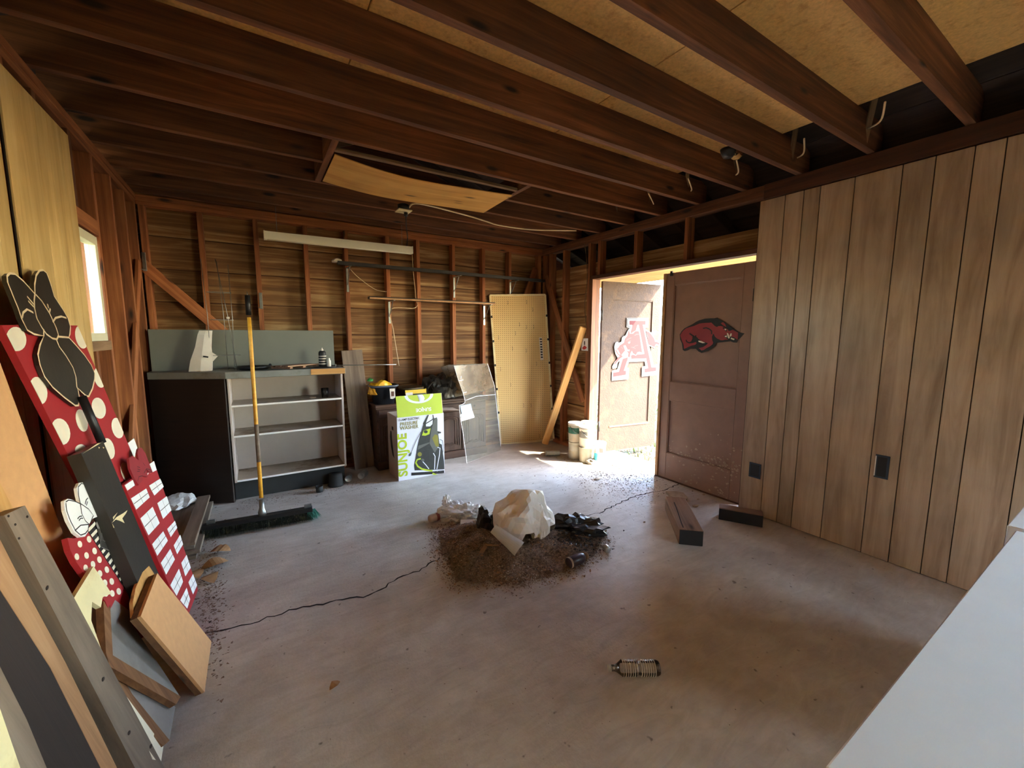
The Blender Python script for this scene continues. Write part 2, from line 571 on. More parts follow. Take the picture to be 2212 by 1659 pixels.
def slab(name, pl, poly, t, mat, parent=None, off=0., floor=True, bev=0.):
    """solid board: outline poly (u,v) on plane pl, thickness t behind it, front face lifted by off"""
    if floor and abs(pl.u.z) > .2:  # nothing below the floor
        low = t * pl.n.z  # back face may be lower
        poly = clip(poly, pl.u.z, pl.v.z, pl.o.z + .001 - max(0, t * pl.n.z))
    if len(poly) < 3: return None
    cu = sum(p[0] for p in poly) / len(poly); cv = sum(p[1] for p in poly) / len(poly)
    bm = bmesh.new()
    a = [bm.verts.new((p[0] - cu, p[1] - cv, 0)) for p in poly]
    b = [bm.verts.new((p[0] - cu, p[1] - cv, -t)) for p in poly]
    f = bm.faces.new(a); f2 = bm.faces.new(b[::-1])
    n = len(a)
    for k in range(n): bm.faces.new((a[k], b[k], b[(k + 1) % n], a[(k + 1) % n]))
    bmesh.ops.recalc_face_normals(bm, faces=bm.faces)
    if len(poly) > 4: bmesh.ops.triangulate(bm, faces=[x for x in bm.faces if len(x.verts) > 4])
    return put(name, bm, mat, parent, pl.mx(off, (cu, cv)))


def decal(name, pl, poly, mat, parent, off=.001, t=.0006):
    return slab(name, pl, poly, t, mat, parent, off + t, False)


def ribbon(name, pl, pts, w, mat, parent, off=.0015, closed=False, multi=False):
    """flat stroke(s) painted on plane pl, pts in (u,v)"""
    lines = pts if multi else [pts]
    bm = bmesh.new()
    for ln in lines:
        ln = [V((p[0], p[1], 0)) for p in ln]
        if closed: ln = ln + [ln[0]]
        prev = None
        for i, p in enumerate(ln):
            d = (ln[min(i + 1, len(ln) - 1)] - ln[max(i - 1, 0)])
            if d.length < 1e-7: continue
            d.normalize()
            nn = V((-d.y, d.x, 0)) * w / 2
            cur = (bm.verts.new(p + nn), bm.verts.new(p - nn))
            if prev: bm.faces.new((prev[0], prev[1], cur[1], cur[0]))
            prev = cur
    for f in bm.faces:
        f.normal_update()
        if f.normal.z < 0: f.normal_flip()
    c = V((sum(v.co.x for v in bm.verts), sum(v.co.y for v in bm.verts), 0)) / len(bm.verts)
    bmesh.ops.translate(bm, vec=-c, verts=bm.verts)
    return put(name, bm, mat, parent, pl.mx(off, (c.x, c.y)))


def merged(name, pl, polys, mat, parent, off=.001):
    """several flat painted patches joined into one part"""
    bm = bmesh.new()
    for poly in polys:
        if len(poly) < 3: continue
        f = bm.faces.new([bm.verts.new((p[0], p[1], 0)) for p in poly])
        f.normal_update()
        if f.normal.z < 0: f.normal_flip()
    bmesh.ops.triangulate(bm, faces=[f for f in bm.faces if len(f.verts) > 4])
    c = V((sum(v.co.x for v in bm.verts), sum(v.co.y for v in bm.verts), 0)) / len(bm.verts)
    bmesh.ops.translate(bm, vec=-c, verts=bm.verts)
    return put(name, bm, mat, parent, pl.mx(off, (c.x, c.y)))


def text(name, s, size, mat, parent, Mx, sx=1., extr=.0004, align='CENTER', bold=0.):
    cu = bpy.data.curves.new(name, 'FONT')
    cu.body = s; cu.size = size; cu.extrude = extr; cu.offset = bold
    cu.align_x = align; cu.align_y = 'CENTER'; cu.resolution_u = 4
    tmp = bpy.data.objects.new('tmp', cu)
    me = bpy.data.meshes.new_from_object(tmp)
    me.name = name
    bpy.data.objects.remove(tmp)
    me.transform(Matrix.Diagonal((sx, 1, 1, 1)))
    me.materials.clear(); me.materials.append(mat)
    return link(bpy.data.objects.new(name, me), parent, Mx)


def ell(cx, cy, rx, ry, rot=0., n=20):
    c, s = math.cos(rot), math.sin(rot)
    return [(cx + rx * math.cos(a) * c - ry * math.sin(a) * s, cy + rx * math.cos(a) * s + ry * math.sin(a) * c) for a in (2 * math.pi * k / n for k in range(n))]


def crumple(name, loc, rad, mat, parent=None, seed=0, amp=.35, freq=2.2, sub=3, flat=True, rotz=0., smooth=False, cut=None):
    bm = bmesh.new()
    bmesh.ops.create_icosphere(bm, subdivisions=sub, radius=1)
    for v in bm.verts:
        d = v.co.normalized()
        nn = noise.noise(d * freq + V((seed * 3.1, seed, -seed * 1.7))) + .5 * noise.noise(d * freq * 2.3 + V((seed, 5, seed)))
        ridge = abs(noise.noise(d * freq * 1.6 + V((9, seed * 2.2, 3))))
        v.co = d * (1 + amp * nn - amp * .7 * ridge)
        v.co = V((v.co.x * rad[0], v.co.y * rad[1], v.co.z * rad[2]))
    if cut:
        kill = [v for v in bm.verts if cut(v.co)]
        bmesh.ops.delete(bm, geom=kill, context='VERTS')
    if flat:
        for v in bm.verts: v.co.z = max(v.co.z, -rad[2] * .35)
    mz = min(v.co.z for v in bm.verts)
    bmesh.ops.translate(bm, vec=(0, 0, -mz), verts=bm.verts)
    return put(name, bm, mat, parent, Matrix.Translation(V(loc)) @ Matrix.Rotation(rotz, 4, 'Z'), smooth)


def zz(v, z): return V((v.x, v.y, z))


# =================================================================== STRUCTURE
def slab_xy(name, x0, x1, y0, y1, z, t, mat, label, cat):
    bm = bmesh.new()
    nx, ny = 1, 1
    vs = [bm.verts.new(p) for p in ((x0, y0, z), (x1, y0, z), (x1, y1, z), (x0, y1, z), (x0, y0, z - t), (x1, y0, z - t), (x1, y1, z - t), (x0, y1, z - t))]
    for f in ((0, 1, 2, 3), (7, 6, 5, 4), (0, 4, 5, 1), (1, 5, 6, 2), (2, 6, 7, 3), (3, 7, 4, 0)): bm.faces.new([vs[k] for k in f])
    o = put(name, bm, mat, None, Matrix.Identity(4))
    return tag(o, label, cat, kind='structure')


FLOOR = slab_xy('floor', -.84, 3.50, YF - .12, 4.68, 0, .12, M['floor'], 'worn grey brown concrete garage floor with stains', 'floor')
slab_xy('ground', -14, 26, -16, 26, -.125, .3, M['ground'], 'outdoor soil and leaf litter beyond the doorway', 'ground')


def crack(name, px, parent, w=.007, seed=1):
    rnd = random.Random(seed)
    pts = []
    P = [fl(*p) for p in px]
    for a, b in zip(P, P[1:]):
        n = max(2, int((b - a).length / .03))
        for k in range(n):
            p = a.lerp(b, k / n); d = (b - a).normalized()
            pts.append(p + V((-d.y, d.x, 0)) * rnd.uniform(-.012, .012))
    pts.append(P[-1])
    bm = bmesh.new(); prev = None
    for i, p in enumerate(pts):
        d = (pts[min(i + 1, len(pts) - 1)] - pts[max(i - 1, 0)]).normalized()
        nn = V((-d.y, d.x, 0)) * w * rnd.uniform(.25, .7)
        cur = (bm.verts.new(zz(p + nn, .0012)), bm.verts.new(zz(p - nn, .0012)))
        if prev: bm.faces.new((prev[0], prev[1], cur[1], cur[0]))
        prev = cur
    for f in bm.faces:
        f.normal_update()
        if f.normal.z < 0: f.normal_flip()
    return put(name, bm, M['crack'], parent)


crack('crack', [(440, 1368), (500, 1358), (560, 1340), (640, 1316), (740, 1296), (800, 1286), (860, 1250), (905, 1234), (950, 1205)], FLOOR, .010, 3)
crack('crack', [(1190, 1146), (1250, 1118), (1300, 1106), (1340, 1085), (1380, 1070), (1430, 1060), (1467, 1045)], FLOOR, .010, 5)
crack('crack', [(1367, 1072), (1376, 1076), (1388, 1072)], FLOOR, .008, 8)

# ---- back wall
wb = thing('wall_back', 'rear wall of open studs with horizontal wooden siding boards behind', 'wall', (1.3, YB, 0), kind='structure')
zs = [0, .31, .58, .86, 1.14, 1.42, 1.70, 1.98, 2.25, 2.52, 2.79]
for a, b in zip(zs, zs[1:]):
    bx('siding_board', (XL - .09, YB + .092, a + .004), (XR + .09, YB + .112, b - .004), M['siding'], wb, .006)
bx('sheathing', (XL - .2, YB + .114, -.1), (XR + .2, YB + .13, 3.6), M['darkboard'], wb)
stud_x = [-.71, -.33, .08, .49, .86, 1.28, 1.62, 2.05, 2.45, 2.83, 3.30]
for x in stud_x:
    bx('stud', (x - .02, YB, .04), (x + .02, YB + .09, 2.47), M['stud'], wb)
bx('bottom_plate', (XL, YB, .001), (XR, YB + .09, .04), M['stud'], wb)
bx('top_plate', (XL, YB - .002, 2.47), (XR, YB + .09, 2.511), M['stud'], wb)
bx('top_plate', (XL, YB + .004, 2.512), (XR, YB + .09, 2.553), M['stud'], wb)
# diagonal let-in braces
beam('diagonal_brace', (-.76, YB + .006, 2.02), (-.12, YB + .006, 1.33), .09, .022, M['stud'], wb, up=(0, 1, 0))
beam('diagonal_brace', (2.72, YB + .03, 1.0), (3.25, YB + .03, 2.3), .09, .022, M['stud'], wb, up=(0, 1, 0))

# ---- right wall: siding beside the door opening, cripples, header, panelling
wr = thing('wall_right', 'right wall with door opening, exposed studs and brown grooved wood panelling', 'wall', (XR, 1.5, 0), kind='structure')
XS = XR + .09
DY0, DY1, DZ = 1.80, 3.58, 2.06      # door opening
zr = [0, .27, .545, .82, 1.095, 1.37, 1.645, 1.92, 2.27]
for a, b in zip(zr, zr[1:]):
    bx('siding_board', (XS + .002, DY1 + .0, a + .004), (XS + .022, YB + .11, b - .004), M['siding'], wr, .006)
bx('sheathing', (XS + .024, DY1 + .062, 0), (XS + .04, YB + .13, 2.27), M['darkboard'], wr)
bx('siding_board', (XS + .002, DY0 - .06, DZ + .01), (XS + .022, DY1 - .004, 2.27), M['siding'], wr, .004)
for y in (4.40, 4.12, 3.66):
    bx('stud', (XR, y - .02, .04), (XS, y + .02, 2.47), M['stud'], wr)
bx('stud', (XR, 4.52, .04), (XS, 4.56, 2.47), M['stud'], wr)
bx('bottom_plate', (XR, DY1, .001), (XS, YB, .04), M['stud'], wr)
for y in (3.50, 2.98, 2.40):
    bx('cripple_stud', (XR, y - .02, DZ + .04), (XS, y + .02, 2.47), M['stud'], wr)
bx('header', (XR - .004, DY0 - .07, DZ), (XS, DY1 + .04, DZ + .04), M['darkboard'], wr)
bx('jamb_post', (XR - .012, DY1, .001), (XS + .02, DY1 + .06, DZ), M['joist'], wr)
bx('jamb_post', (XR - .002, DY0 - .075, .001), (XS + .02, DY0 - .03, DZ), M['darkboard'], wr)
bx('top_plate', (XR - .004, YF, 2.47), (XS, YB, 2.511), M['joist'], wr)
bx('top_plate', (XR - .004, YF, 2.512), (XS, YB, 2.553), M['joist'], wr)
bx('top_trim', (XR - .02, YF, 2.445), (XR - .005, DY0 - .06, 2.552), M['darkboard'], wr)
beam('diagonal_brace', (XR + .012, 4.50, 2.2), (XR + .012, 3.72, .62), .022, .09, M['stud'], wr, up=(0, 1, 0))
for lo, hi in (((YF, 0), (WY0, 2.27)), ((WY1, 0), (DY0 - .06, 2.27)), ((WY0, 0), (WY1, .55)), ((WY0, 2.1), (WY1, 2.27))):
    bx('stud_backing', (XS + .001, lo[0], lo[1]), (XS + .02, hi[0], hi[1]), M['darkboard'], wr)
# grooved panelling built strip by strip
gy = [1.765, 1.59, 1.47, 1.37, 1.18, .95, .81, .66, .55]
k = 0
pat = [.19, .23, .14, .15, .11, .175, .12, .10]
while gy[-1] > YF + .1:
    gy.append(gy[-1] - pat[k % 8]); k += 1
for lo, hi in (((YF, 0), (WY0, 2.44)), ((WY1, 0), (1.77, 2.44)), ((WY0, 0), (WY1, .55)), ((WY0, 2.1), (WY1, 2.44))):
    bx('panel_backing', (XR - .004, lo[0], lo[1]), (XR + .001, hi[0], hi[1]), M['groove'], wr)
for a, b in zip(gy, gy[1:]):
    if a > WY0 and b < WY1:
        bx('panel_strip', (XR - .012, b + .0022, .004), (XR - .004, a - .0022, .55), M['panelR'], wr, .0015)
        bx('panel_strip', (XR - .012, b + .0022, 2.1), (XR - .004, a - .0022, 2.437), M['panelR'], wr, .0015)
        continue
    bx('panel_strip', (XR - .012, b + .0022, .004), (XR - .004, a - .0022, 2.437), M['panelR'], wr, .0015)

# ---- left wall
wl = thing('wall_left', 'left wall with exposed dark studs, a window and tan wood panelling', 'wall', (XL, 1.5, 0), kind='structure')
bx('sheathing', (XL - .11, 3.44, 0), (XL - .092, YB + .11, 2.5), M['darkboard'], wl)
bx('sheathing', (XL - .11, YF, 0), (XL - .092, 2.5, 2.5), M['darkboard'], wl)
bx('sheathing', (XL - .11, 2.5, 0), (XL - .092, 3.44, 1.40), M['darkboard'], wl)
bx('sheathing', (XL - .11, 2.5, 1.97), (XL - .092, 3.44, 2.5), M['darkboard'], wl)
for y in (3.47, 3.86, 4.20, 4.53, 2.44, 1.9, 1.4):
    bx('stud', (XL - .09, y - .02, .04), (XL, y + .02, 2.47), M['stud'], wl)
for y in (2.72, 3.13):
    bx('cripple_stud', (XL - .09, y - .02, 2.09), (XL, y + .02, 2.47), M['joist'], wl)
for y in (2.8, 3.18):
    bx('cripple_stud', (XL - .09, y - .02, .04), (XL, y + .02, 1.33), M['stud'], wl)
bx('window_header', (XL - .09, 2.46, 2.0), (XL + .002, 3.45, 2.09), M['stud'], wl)
bx('sill_beam', (XL - .09, 2.46, 1.33), (XL + .004, 3.45, 1.385), M['frame2'], wl)
bx('bottom_plate', (XL - .09, YF, .001), (XL, YB, .04), M['stud'], wl)
bx('top_plate', (XL - .09, YF, 2.47), (XL, YB, 2.511), M['stud'], wl)
bx('top_plate', (XL - .09, YF, 2.512), (XL + .003, YB, 2.553), M['stud'], wl)
beam('diagonal_brace', (XL - .012, 3.52, .3), (XL - .012, 4.52, 2.0), .022, .09, M['stud'], wl, up=(0, 1, 0))
XP = XL + .022
for n_, (a, b) in enumerate([(3.0, 2.318), (2.272, 1.05), (1.045, -.17), (-.175, -1.39), (-1.395, YF)]):
    bx('panel_backing', (XP - .008, b, .004), (XP - .003, a, 2.40), M['groove'], wl)
    ys = [a]; q = 0
    while ys[-1] > b + .14:
        ys.append(ys[-1] - [.10, .16, .13, .19, .11][q % 5]); q += 1
    if ys[-1] > b: ys[-1] = b
    for u, v_ in zip(ys, ys[1:]):
        bx('panel_strip', (XP - .003, v_ + .0012, .006), (XP + .004, u - .0012, 2.40), M['panelL'], wl, .001)
win = thing('window_1', 'narrow bright window on the left wall half covered by tan panelling', 'window', (XL - .06, 3.0, 1.40), kind='structure')
for lo, hi in (((XL - .05, 2.50, 1.385), (XL - .003, 3.42, 1.43)), ((XL - .05, 2.50, 1.94), (XL - .003, 3.42, 1.99)),
               ((XL - .05, 3.375, 1.43), (XL - .003, 3.42, 1.94)), ((XL - .05, 2.50, 1.43), (XL - .003, 2.545, 1.94)), ((XL - .045, 3.12, 1.43), (XL - .01, 3.145, 1.94))):
    bx('window_frame', lo, hi, M['lampwhite'], win)
bx('pane', (XL - .033, 2.545, 1.43), (XL - .029, 3.12, 1.94), M['pane'], win)
bx('pane', (XL - .033, 3.145, 1.43), (XL - .029, 3.375, 1.94), M['pane'], win)

# ---- front wall behind the camera, and the added side window
wf = thing('wall_front', 'front wall of the garage behind the viewer', 'wall', (1.3, YF, 0), kind='structure')
bx('wall_board', (XL - .1, YF - .1, 0), (XR + .1, YF, 3.7), M['darkboard'], wf)
w2 = thing('added_window', 'large unseen window added in the right wall behind the viewer for its light', 'window', (XR, -1.45, .55), kind='structure')
for lo, hi in (((XR - .01, WY0, .55), (XR + .07, WY1, .60)), ((XR - .01, WY0, 2.05), (XR + .07, WY1, 2.1)), ((XR - .01, WY0, .60), (XR + .07, WY0 + .05, 2.05)), ((XR - .01, WY1 - .05, .60), (XR + .07, WY1, 2.05))):
    bx('window_frame', lo, hi, M['lampwhite'], w2)
bx('pane', (XR + .03, WY0 + .05, .60), (XR + .035, WY1 - .05, 2.05), M['pane'], w2)

# ---- ceiling: joists, attic boards, rafters, roof deck
ce = thing('ceiling', 'open joist ceiling with particle board laid above the joists', 'ceiling', (1.3, 1, HP), kind='structure')
jy = [-2.53, -2.13, -1.73, -1.33, -.93, -.53, -.13, .27, .67, 1.09, 1.49, 1.88, 2.28, 2.68, 3.08, 3.49, 3.89, 4.28, 4.52]
JD = .187


def joist(x0, x1, y, rnd=random.Random(3)):
    """a joist with slightly waney lower edge"""
    bm = bmesh.new()
    n = 18
    L = x1 - x0
    rows = []
    for i in range(n + 1):
        x = x0 + L * i / n
        dz = .004 * noise.noise(V((x * 2.3, y * 7, 0))); dy = .003 * noise.noise(V((x * 1.3, y * 5, 4)))
        rows.append([bm.verts.new((x, y + dy, HP + .002 + abs(dz))), bm.verts.new((x, y + .04 + dy, HP + .002 + abs(dz))), bm.verts.new((x, y + .04 + dy, HP + JD)), bm.verts.new((x, y + dy, HP + JD))])
    for a, b in zip(rows, rows[1:]):
        for k in range(4): bm.faces.new((a[k], a[(k + 1) % 4], b[(k + 1) % 4], b[k]))
    bm.faces.new(rows[0][::-1]); bm.faces.new(rows[-1])
    bmesh.ops.recalc_face_normals(bm, faces=bm.faces)
    return put('joist', bm, M['joist'], ce)


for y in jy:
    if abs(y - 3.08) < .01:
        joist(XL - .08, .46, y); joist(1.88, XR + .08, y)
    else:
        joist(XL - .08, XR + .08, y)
bx('joist_header', (.46, 2.722, HP + .002), (.50, 3.488, HP + .14), M['joist'], ce)
bx('joist_header', (1.84, 2.722, HP + .002), (1.88, 3.488, HP + .14), M['joist'], ce)
bx('batten', (.50, 2.86, HP + .004), (1.84, 2.895, HP + .024), M['frame2'], ce)
# attic boards with staggered joints
bz = HP + JD + .003
xsplit = {0: [-.74, .48, 1.73, 3.03], 1: [-.74, .48, 1.76, 3.03]}
rowsy = [(-2.55, -1.33), (-1.325, -.11), (-.105, 1.11), (1.115, 2.30)]
for q, (ya, yb_) in enumerate(rowsy):
    xs_ = xsplit[q % 2]
    for a, b in zip(xs_, xs_[1:]):
        bx('attic_board', (a + .003, ya, bz), (b - .003, yb_, bz + .016), M['chip'], ce, .001)
for a, b in ((-.33, .48), (.48, 1.74), (1.74, 3.03)):
    bx('attic_board', (a + .003, 2.305, bz), (b - .003, 2.72, bz + .016), M['chip'], ce, .001)
# rafters from eave to ridge beside each joist
XM, SL = 1.30, .42


def roofz(x): return 2.60 + SL * ((XR + .09) - XM) - SL * abs(x - XM)


for y in jy[:-1] + [4.62]:
    for sg in (-1, 1):
        xe = XM + sg * ((XR + .09 - XM) + 1.05)
        p0 = V((xe, y + .062, roofz(xe) + .05)); p1 = V((XM, y + .062, roofz(XM) + .05))
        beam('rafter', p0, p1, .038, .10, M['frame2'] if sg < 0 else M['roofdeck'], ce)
for sg in (-1, 1):
    xe = XM + sg * ((XR + .09 - XM) + 1.06)
    for q in range(11):
        a = XM + (xe - XM) * q / 11; b = XM + (xe - XM) * (q + 1) / 11
        c = V(((a + b) / 2, 0, roofz((a + b) / 2) + .115))
        d = V((b - a, 0, roofz(b) - roofz(a)))
        beam('roof_board', c + V((0, YF - .3, 0)), c + V((0, YB + .4, 0)), d.length - .004, .02, M['roofdeck'], ce, up=(d.z * -1 * (1 if sg > 0 else 1), 0, d.x) if sg > 0 else (d.z, 0, -d.x))
    p0 = V((XM - .02 * sg, (YF + YB) / 2, roofz(XM) + .145)); p1 = V((xe, (YF + YB) / 2, roofz(xe) + .145))
    beam('roof_cover', p0, p1, YB - YF + .8, .02, M['darkboard'], ce)
bx('eave_fascia', (4.47, YF - .3, 2.13), (4.49, YB + .4, 2.28), M['soffit'], ce)
for q in range(8):
    bx('soffit_board', (XS + .024 + q * .129, YF - .3, 2.135), (XS + .024 + q * .129 + .125, YB + .4, 2.15), M['soffit'], ce, .003, 'y')
for y in (YF - .29, YB + .37):
    bx('eave_end', (XS + .045, y, 2.151), (4.46, y + .02, 2.62), M['darkboard'], ce)
bx('rear_gable', (XL - .2, YB + .131, 2.3), (XR + .2, YB + .15, 3.7), M['darkboard'], ce)
# wooden X blocking seen near both plates
for y in (.95, 1.36, 1.76, 2.16, 2.56, 2.96):
    beam('strut', (3.20, y + .16, HP + .01), (3.12, y + .10, HP + .24), .03, .018, M['frame2'], ce)

# =================================================================== DOORS
def door_leaf(name, label, pl, quad, panels, fmat, pmat, t=.035):
    """quad TL,TR,BR,BL in pixels on plane; panels = list of pixel quads (recessed)"""
    Q = pl.poly(quad)
    root = thing(name, label, 'door', pl.w(*Q[3]) * 1.0, kind='structure')
    return root, Q


def lerp2(a, b, t): return (a[0] + (b[0] - a[0]) * t, a[1] + (b[1] - a[1]) * t)


# right leaf, closed, in the plane x = 3.41
d1 = thing('door_1', 'closed brown panelled door leaf with a running red boar emblem', 'door', (3.42, 2.25, 0), kind='structure')
PD = Plane((3.41, 0, 0), (0, 0, 1), (0, 1, 0))
ya, yb_, zt = 1.80, 2.635, 2.015
x0, x1 = 3.41, 3.45
bx('stile', (x0, yb_ - .085, .012), (x1, yb_, zt), M['doorpaint'], d1, .003)
bx('stile', (x0, ya, .012), (x1, ya + .095, zt), M['doorpaint'], d1, .003)
for z0, z1 in ((.012, .27), (.80, .98), (1.90, zt)):
    bx('rail', (x0, ya + .0955, z0), (x1, yb_ - .0855, z1), M['doorpaint'], d1, .003)
for z0, z1 in ((.27, .80), (.98, 1.90)):
    bx('door_panel', (x0 + .014, ya + .09, z0 - .004), (x1 - .008, yb_ - .08, z1 + .004), M['doorpaint'], d1, 0)
    for lo, hi in (((x0 + .002, ya + .096, z0), (x0 + .014, yb_ - .086, z0 + .008)), ((x0 + .002, ya + .096, z1 - .008), (x0 + .014, yb_ - .086, z1)),
                   ((x0 + .002, ya + .096, z0), (x0 + .014, ya + .104, z1)), ((x0 + .002, yb_ - .094, z0), (x0 + .014, yb_ - .086, z1))):
        bx('moulding', lo, hi, M['doorpaint'], d1, .002)
bx('edge_strip', (x0 - .012, yb_ + .001, .012), (x1, yb_ + .034, zt), M['dooredge'], d1, .003)
bx('threshold', (x0 - .008, ya - .02, .0005), (x1 + .02, yb_ + .034, .0115), M['darkboard'], d1)
bx('hinge', (x0 - .006, ya - .012, 1.70), (x0 + .004, ya + .012, 1.80), M['darkmetal'], d1)
bx('latch', (x0 - .02, yb_ - .07, 1.985), (x0 - .001, yb_ - .045, 2.03), M['darkmetal'], d1)
# flaked paint along the bottom rail
rnd = random.Random(4)
fl_polys = []
for k in range(150):
    u = rnd.choice([rnd.gauss(.30, .03), rnd.gauss(.10, .07), rnd.gauss(.38, .12)]); v_ = rnd.choice([rnd.gauss(1.97, .09), rnd.uniform(ya + .02, yb_ - .05)])
    if not (.02 < u < .6 and ya + .01 < v_ < yb_ - .1): continue
    r = rnd.uniform(.003, .011)
    fl_polys.append([(u + r * rnd.uniform(.5, 1.2) * math.cos(a), v_ * PD.v.y + r * rnd.uniform(.5, 1.8) * math.sin(a)) for a in [q * math.pi / 3 for q in range(6)]])
merged('paint_flakes', PD, fl_polys, M['doorflake'], d1, .0008)['kind'] = 'stuff'
# running boar emblem
HG = lambda pts: PD.poly([(1440 + .08137 * x, 660 + .08137 * y) for x, y in pts])
decal('emblem_outline', PD, HG([(350, 770), (400, 680), (470, 610), (560, 560), (680, 500), (770, 440), (860, 395), (1020, 350), (1200, 340), (1260, 340), (1350, 320), (1400, 370), (1480, 400), (1560, 450), (1640, 520), (1700, 560), (1800, 640), (1900, 700), (2070, 740), (1960, 860), (1900, 900), (1870, 985), (1780, 980), (1700, 950), (1500, 970), (1320, 990), (1290, 1060), (1240, 1120), (1100, 1210), (1000, 1240), (930, 1260), (850, 1220), (780, 1150), (640, 1150), (560, 1190), (480, 1210), (430, 1180), (420, 1100), (410, 1010), (360, 900)]), M['ink'], d1, .0005)
decal('emblem_body', PD, HG([(365, 790), (400, 720), (450, 660), (520, 605), (620, 570), (720, 545), (800, 510), (870, 480), (950, 465), (1090, 460), (1190, 450), (1230, 490), (1280, 540), (1340, 570), (1380, 545), (1450, 545), (1500, 560), (1560, 600), (1640, 640), (1700, 665), (1760, 640), (1820, 680), (1900, 715), (1900, 800), (1890, 910), (1800, 850), (1700, 820), (1560, 780), (1520, 810), (1640, 905), (1560, 905), (1480, 925), (1380, 912), (1310, 860), (1260, 800), (1230, 770), (1205, 830), (1215, 920), (1240, 985), (1220, 1030), (1160, 1080), (1060, 1130), (990, 1180), (930, 1195), (880, 1150), (850, 1130), (960, 1105), (1040, 1060), (1100, 1000), (1030, 975), (940, 950), (870, 905), (820, 870), (740, 820), (690, 800), (690, 880), (640, 975), (600, 1005), (700, 995), (780, 965), (800, 1000), (760, 1045), (680, 1060), (600, 1090), (520, 1130), (465, 1150), (458, 1080), (450, 1030), (400, 910)]), M['redtrim'], d1, .0012)
decal('emblem_ear', PD, HG([(1440, 470), (1500, 440), (1550, 480), (1590, 570), (1500, 525)]), M['redtrim'], d1, .0013)
merged('emblem_teeth', PD, [HG(p) for p in ([(1545, 830), (1550, 805), (1605, 795), (1600, 845)], [(1600, 725), (1640, 740), (1685, 850), (1660, 880), (1630, 860)], [(1700, 740), (1735, 740), (1725, 810), (1685, 830), (1680, 790)], [(1715, 850), (1810, 885), (1790, 920), (1705, 885)], [(1535, 615), (1580, 620), (1585, 660), (1550, 645)], [(850, 930), (920, 940), (1030, 990), (960, 1000), (850, 965)])], M['white'], d1, .0024)
ribbon('emblem_lines', PD, [HG(p) for p in ([(610, 740), (680, 790), (760, 830), (830, 880)], [(520, 910), (540, 960), (600, 990), (680, 960)], [(970, 605), (1060, 590), (1150, 630), (1200, 680), (1200, 760)], [(1240, 760), (1270, 830), (1330, 890), (1420, 930)], [(780, 790), (770, 850)], [(1640, 650), (1700, 655)], [(1500, 590), (1540, 610), (1600, 680)])], .011, M['ink'], d1, .0022, multi=True)

# left leaf, swung outward
d2 = thing('door_2', 'sunlit weathered brown door leaf swung open outside with a red letter A emblem', 'door', (3.52, 3.64, -.02), kind='structure')
PO = Plane((3.5, 3.64, 0), (0, 0, 1), (.93, -.14, 0))
TL, TR, BR, BL = PO.poly([(1303, 606), (1429, 606), (1419, 960), (1306, 975)])
zbot, ztop = -.02, 2.06
v0, v1 = sorted((TL[1], TR[1]))
sgn = 1 if TR[1] > TL[1] else -1
hin, free = TL[1], TR[1]
pz = lambda px, py: PO.uv(px, py)


def leafbox(name, u0, u1, a, b, mat, off=0., t=.035):
    return slab(name, PO, [(u0, a), (u1, a), (u1, b), (u0, b)], t, mat, d2, off, False)


vi = [hin + (free - hin) * q for q in (0, .17, .86, 1)]
leafbox('stile', zbot, ztop, vi[0], vi[1], M['doorworn'])
leafbox('stile', zbot, ztop, vi[2], vi[3], M['doorworn'])
leafbox('rail', zbot, .30, vi[1], vi[2], M['doorworn'])
leafbox('rail', 1.86, ztop, vi[1], vi[2], M['doorworn'])
leafbox('door_panel', .30, 1.86, vi[1], vi[2], M['doorworn'], -.012, .018)
for args in ((.30, .315, vi[1], vi[2]), (1.845, 1.86, vi[1], vi[2])):
    leafbox('moulding', *args, M['doorworn'], -.003, .009)
leafbox('sill_lip', .285, .30, vi[1], vi[2], M['dooredge'], .008, .012)
AG = lambda pts: PO.poly([(1280 + .10849 * x, 660 + .10849 * y) for x, y in pts])
decal('emblem_border', PO, AG([(680, 245), (1115, 245), (1110, 440), (1050, 445), (1215, 1180), (1335, 1160), (1330, 1380), (975, 1415), (985, 1215), (1050, 1205), (1035, 1112), (720, 1125), (680, 1235), (725, 1240), (715, 1465), (378, 1498), (385, 1300), (490, 1270), (745, 455), (675, 432)]), M['dimmedwhite'], d2, .0005)
decal('emblem_letter', PO, AG([(735, 305), (1058, 305), (1050, 380), (998, 382), (1172, 1232), (1265, 1228), (1262, 1300), (1035, 1335), (1035, 1262), (1108, 1246), (1068, 1050), (700, 1062), (620, 1300), (665, 1298), (660, 1378), (408, 1420), (412, 1338), (525, 1318), (800, 384), (735, 380)]), M['dimmedred'], d2, .0014)
decal('emblem_gap', PO, AG([(890, 385), (915, 385), (1030, 965), (720, 985)]), M['dimmedwhite'], d2, .0022)
decal('boar_border', PO, AG([(425, 830), (450, 740), (490, 715), (520, 740), (570, 720), (580, 640), (610, 610), (650, 600), (690, 510), (730, 450), (765, 560), (800, 530), (870, 490), (930, 500), (950, 590), (1005, 950), (880, 975), (860, 1000), (790, 975), (760, 1000), (770, 1090), (720, 1110), (690, 1080), (700, 1030), (600, 1060), (500, 1130), (480, 1240), (400, 1260), (385, 1220), (430, 1130), (500, 1050), (450, 960)]), M['dimmedwhite'], d2, .003)
decal('boar_body', PO, AG([(450, 890), (500, 850), (540, 790), (620, 740), (640, 660), (690, 600), (700, 560), (720, 490), (740, 560), (800, 560), (850, 510), (915, 510), (930, 570), (985, 935), (930, 920), (890, 930), (860, 985), (800, 950), (780, 900), (750, 960), (740, 1030), (700, 1020), (710, 950), (690, 920), (640, 900), (570, 985), (600, 1015), (540, 1060), (440, 1170), (420, 1160), (480, 1070), (510, 1020), (540, 1010), (490, 960)]), M['dimmedred'], d2, .0038)
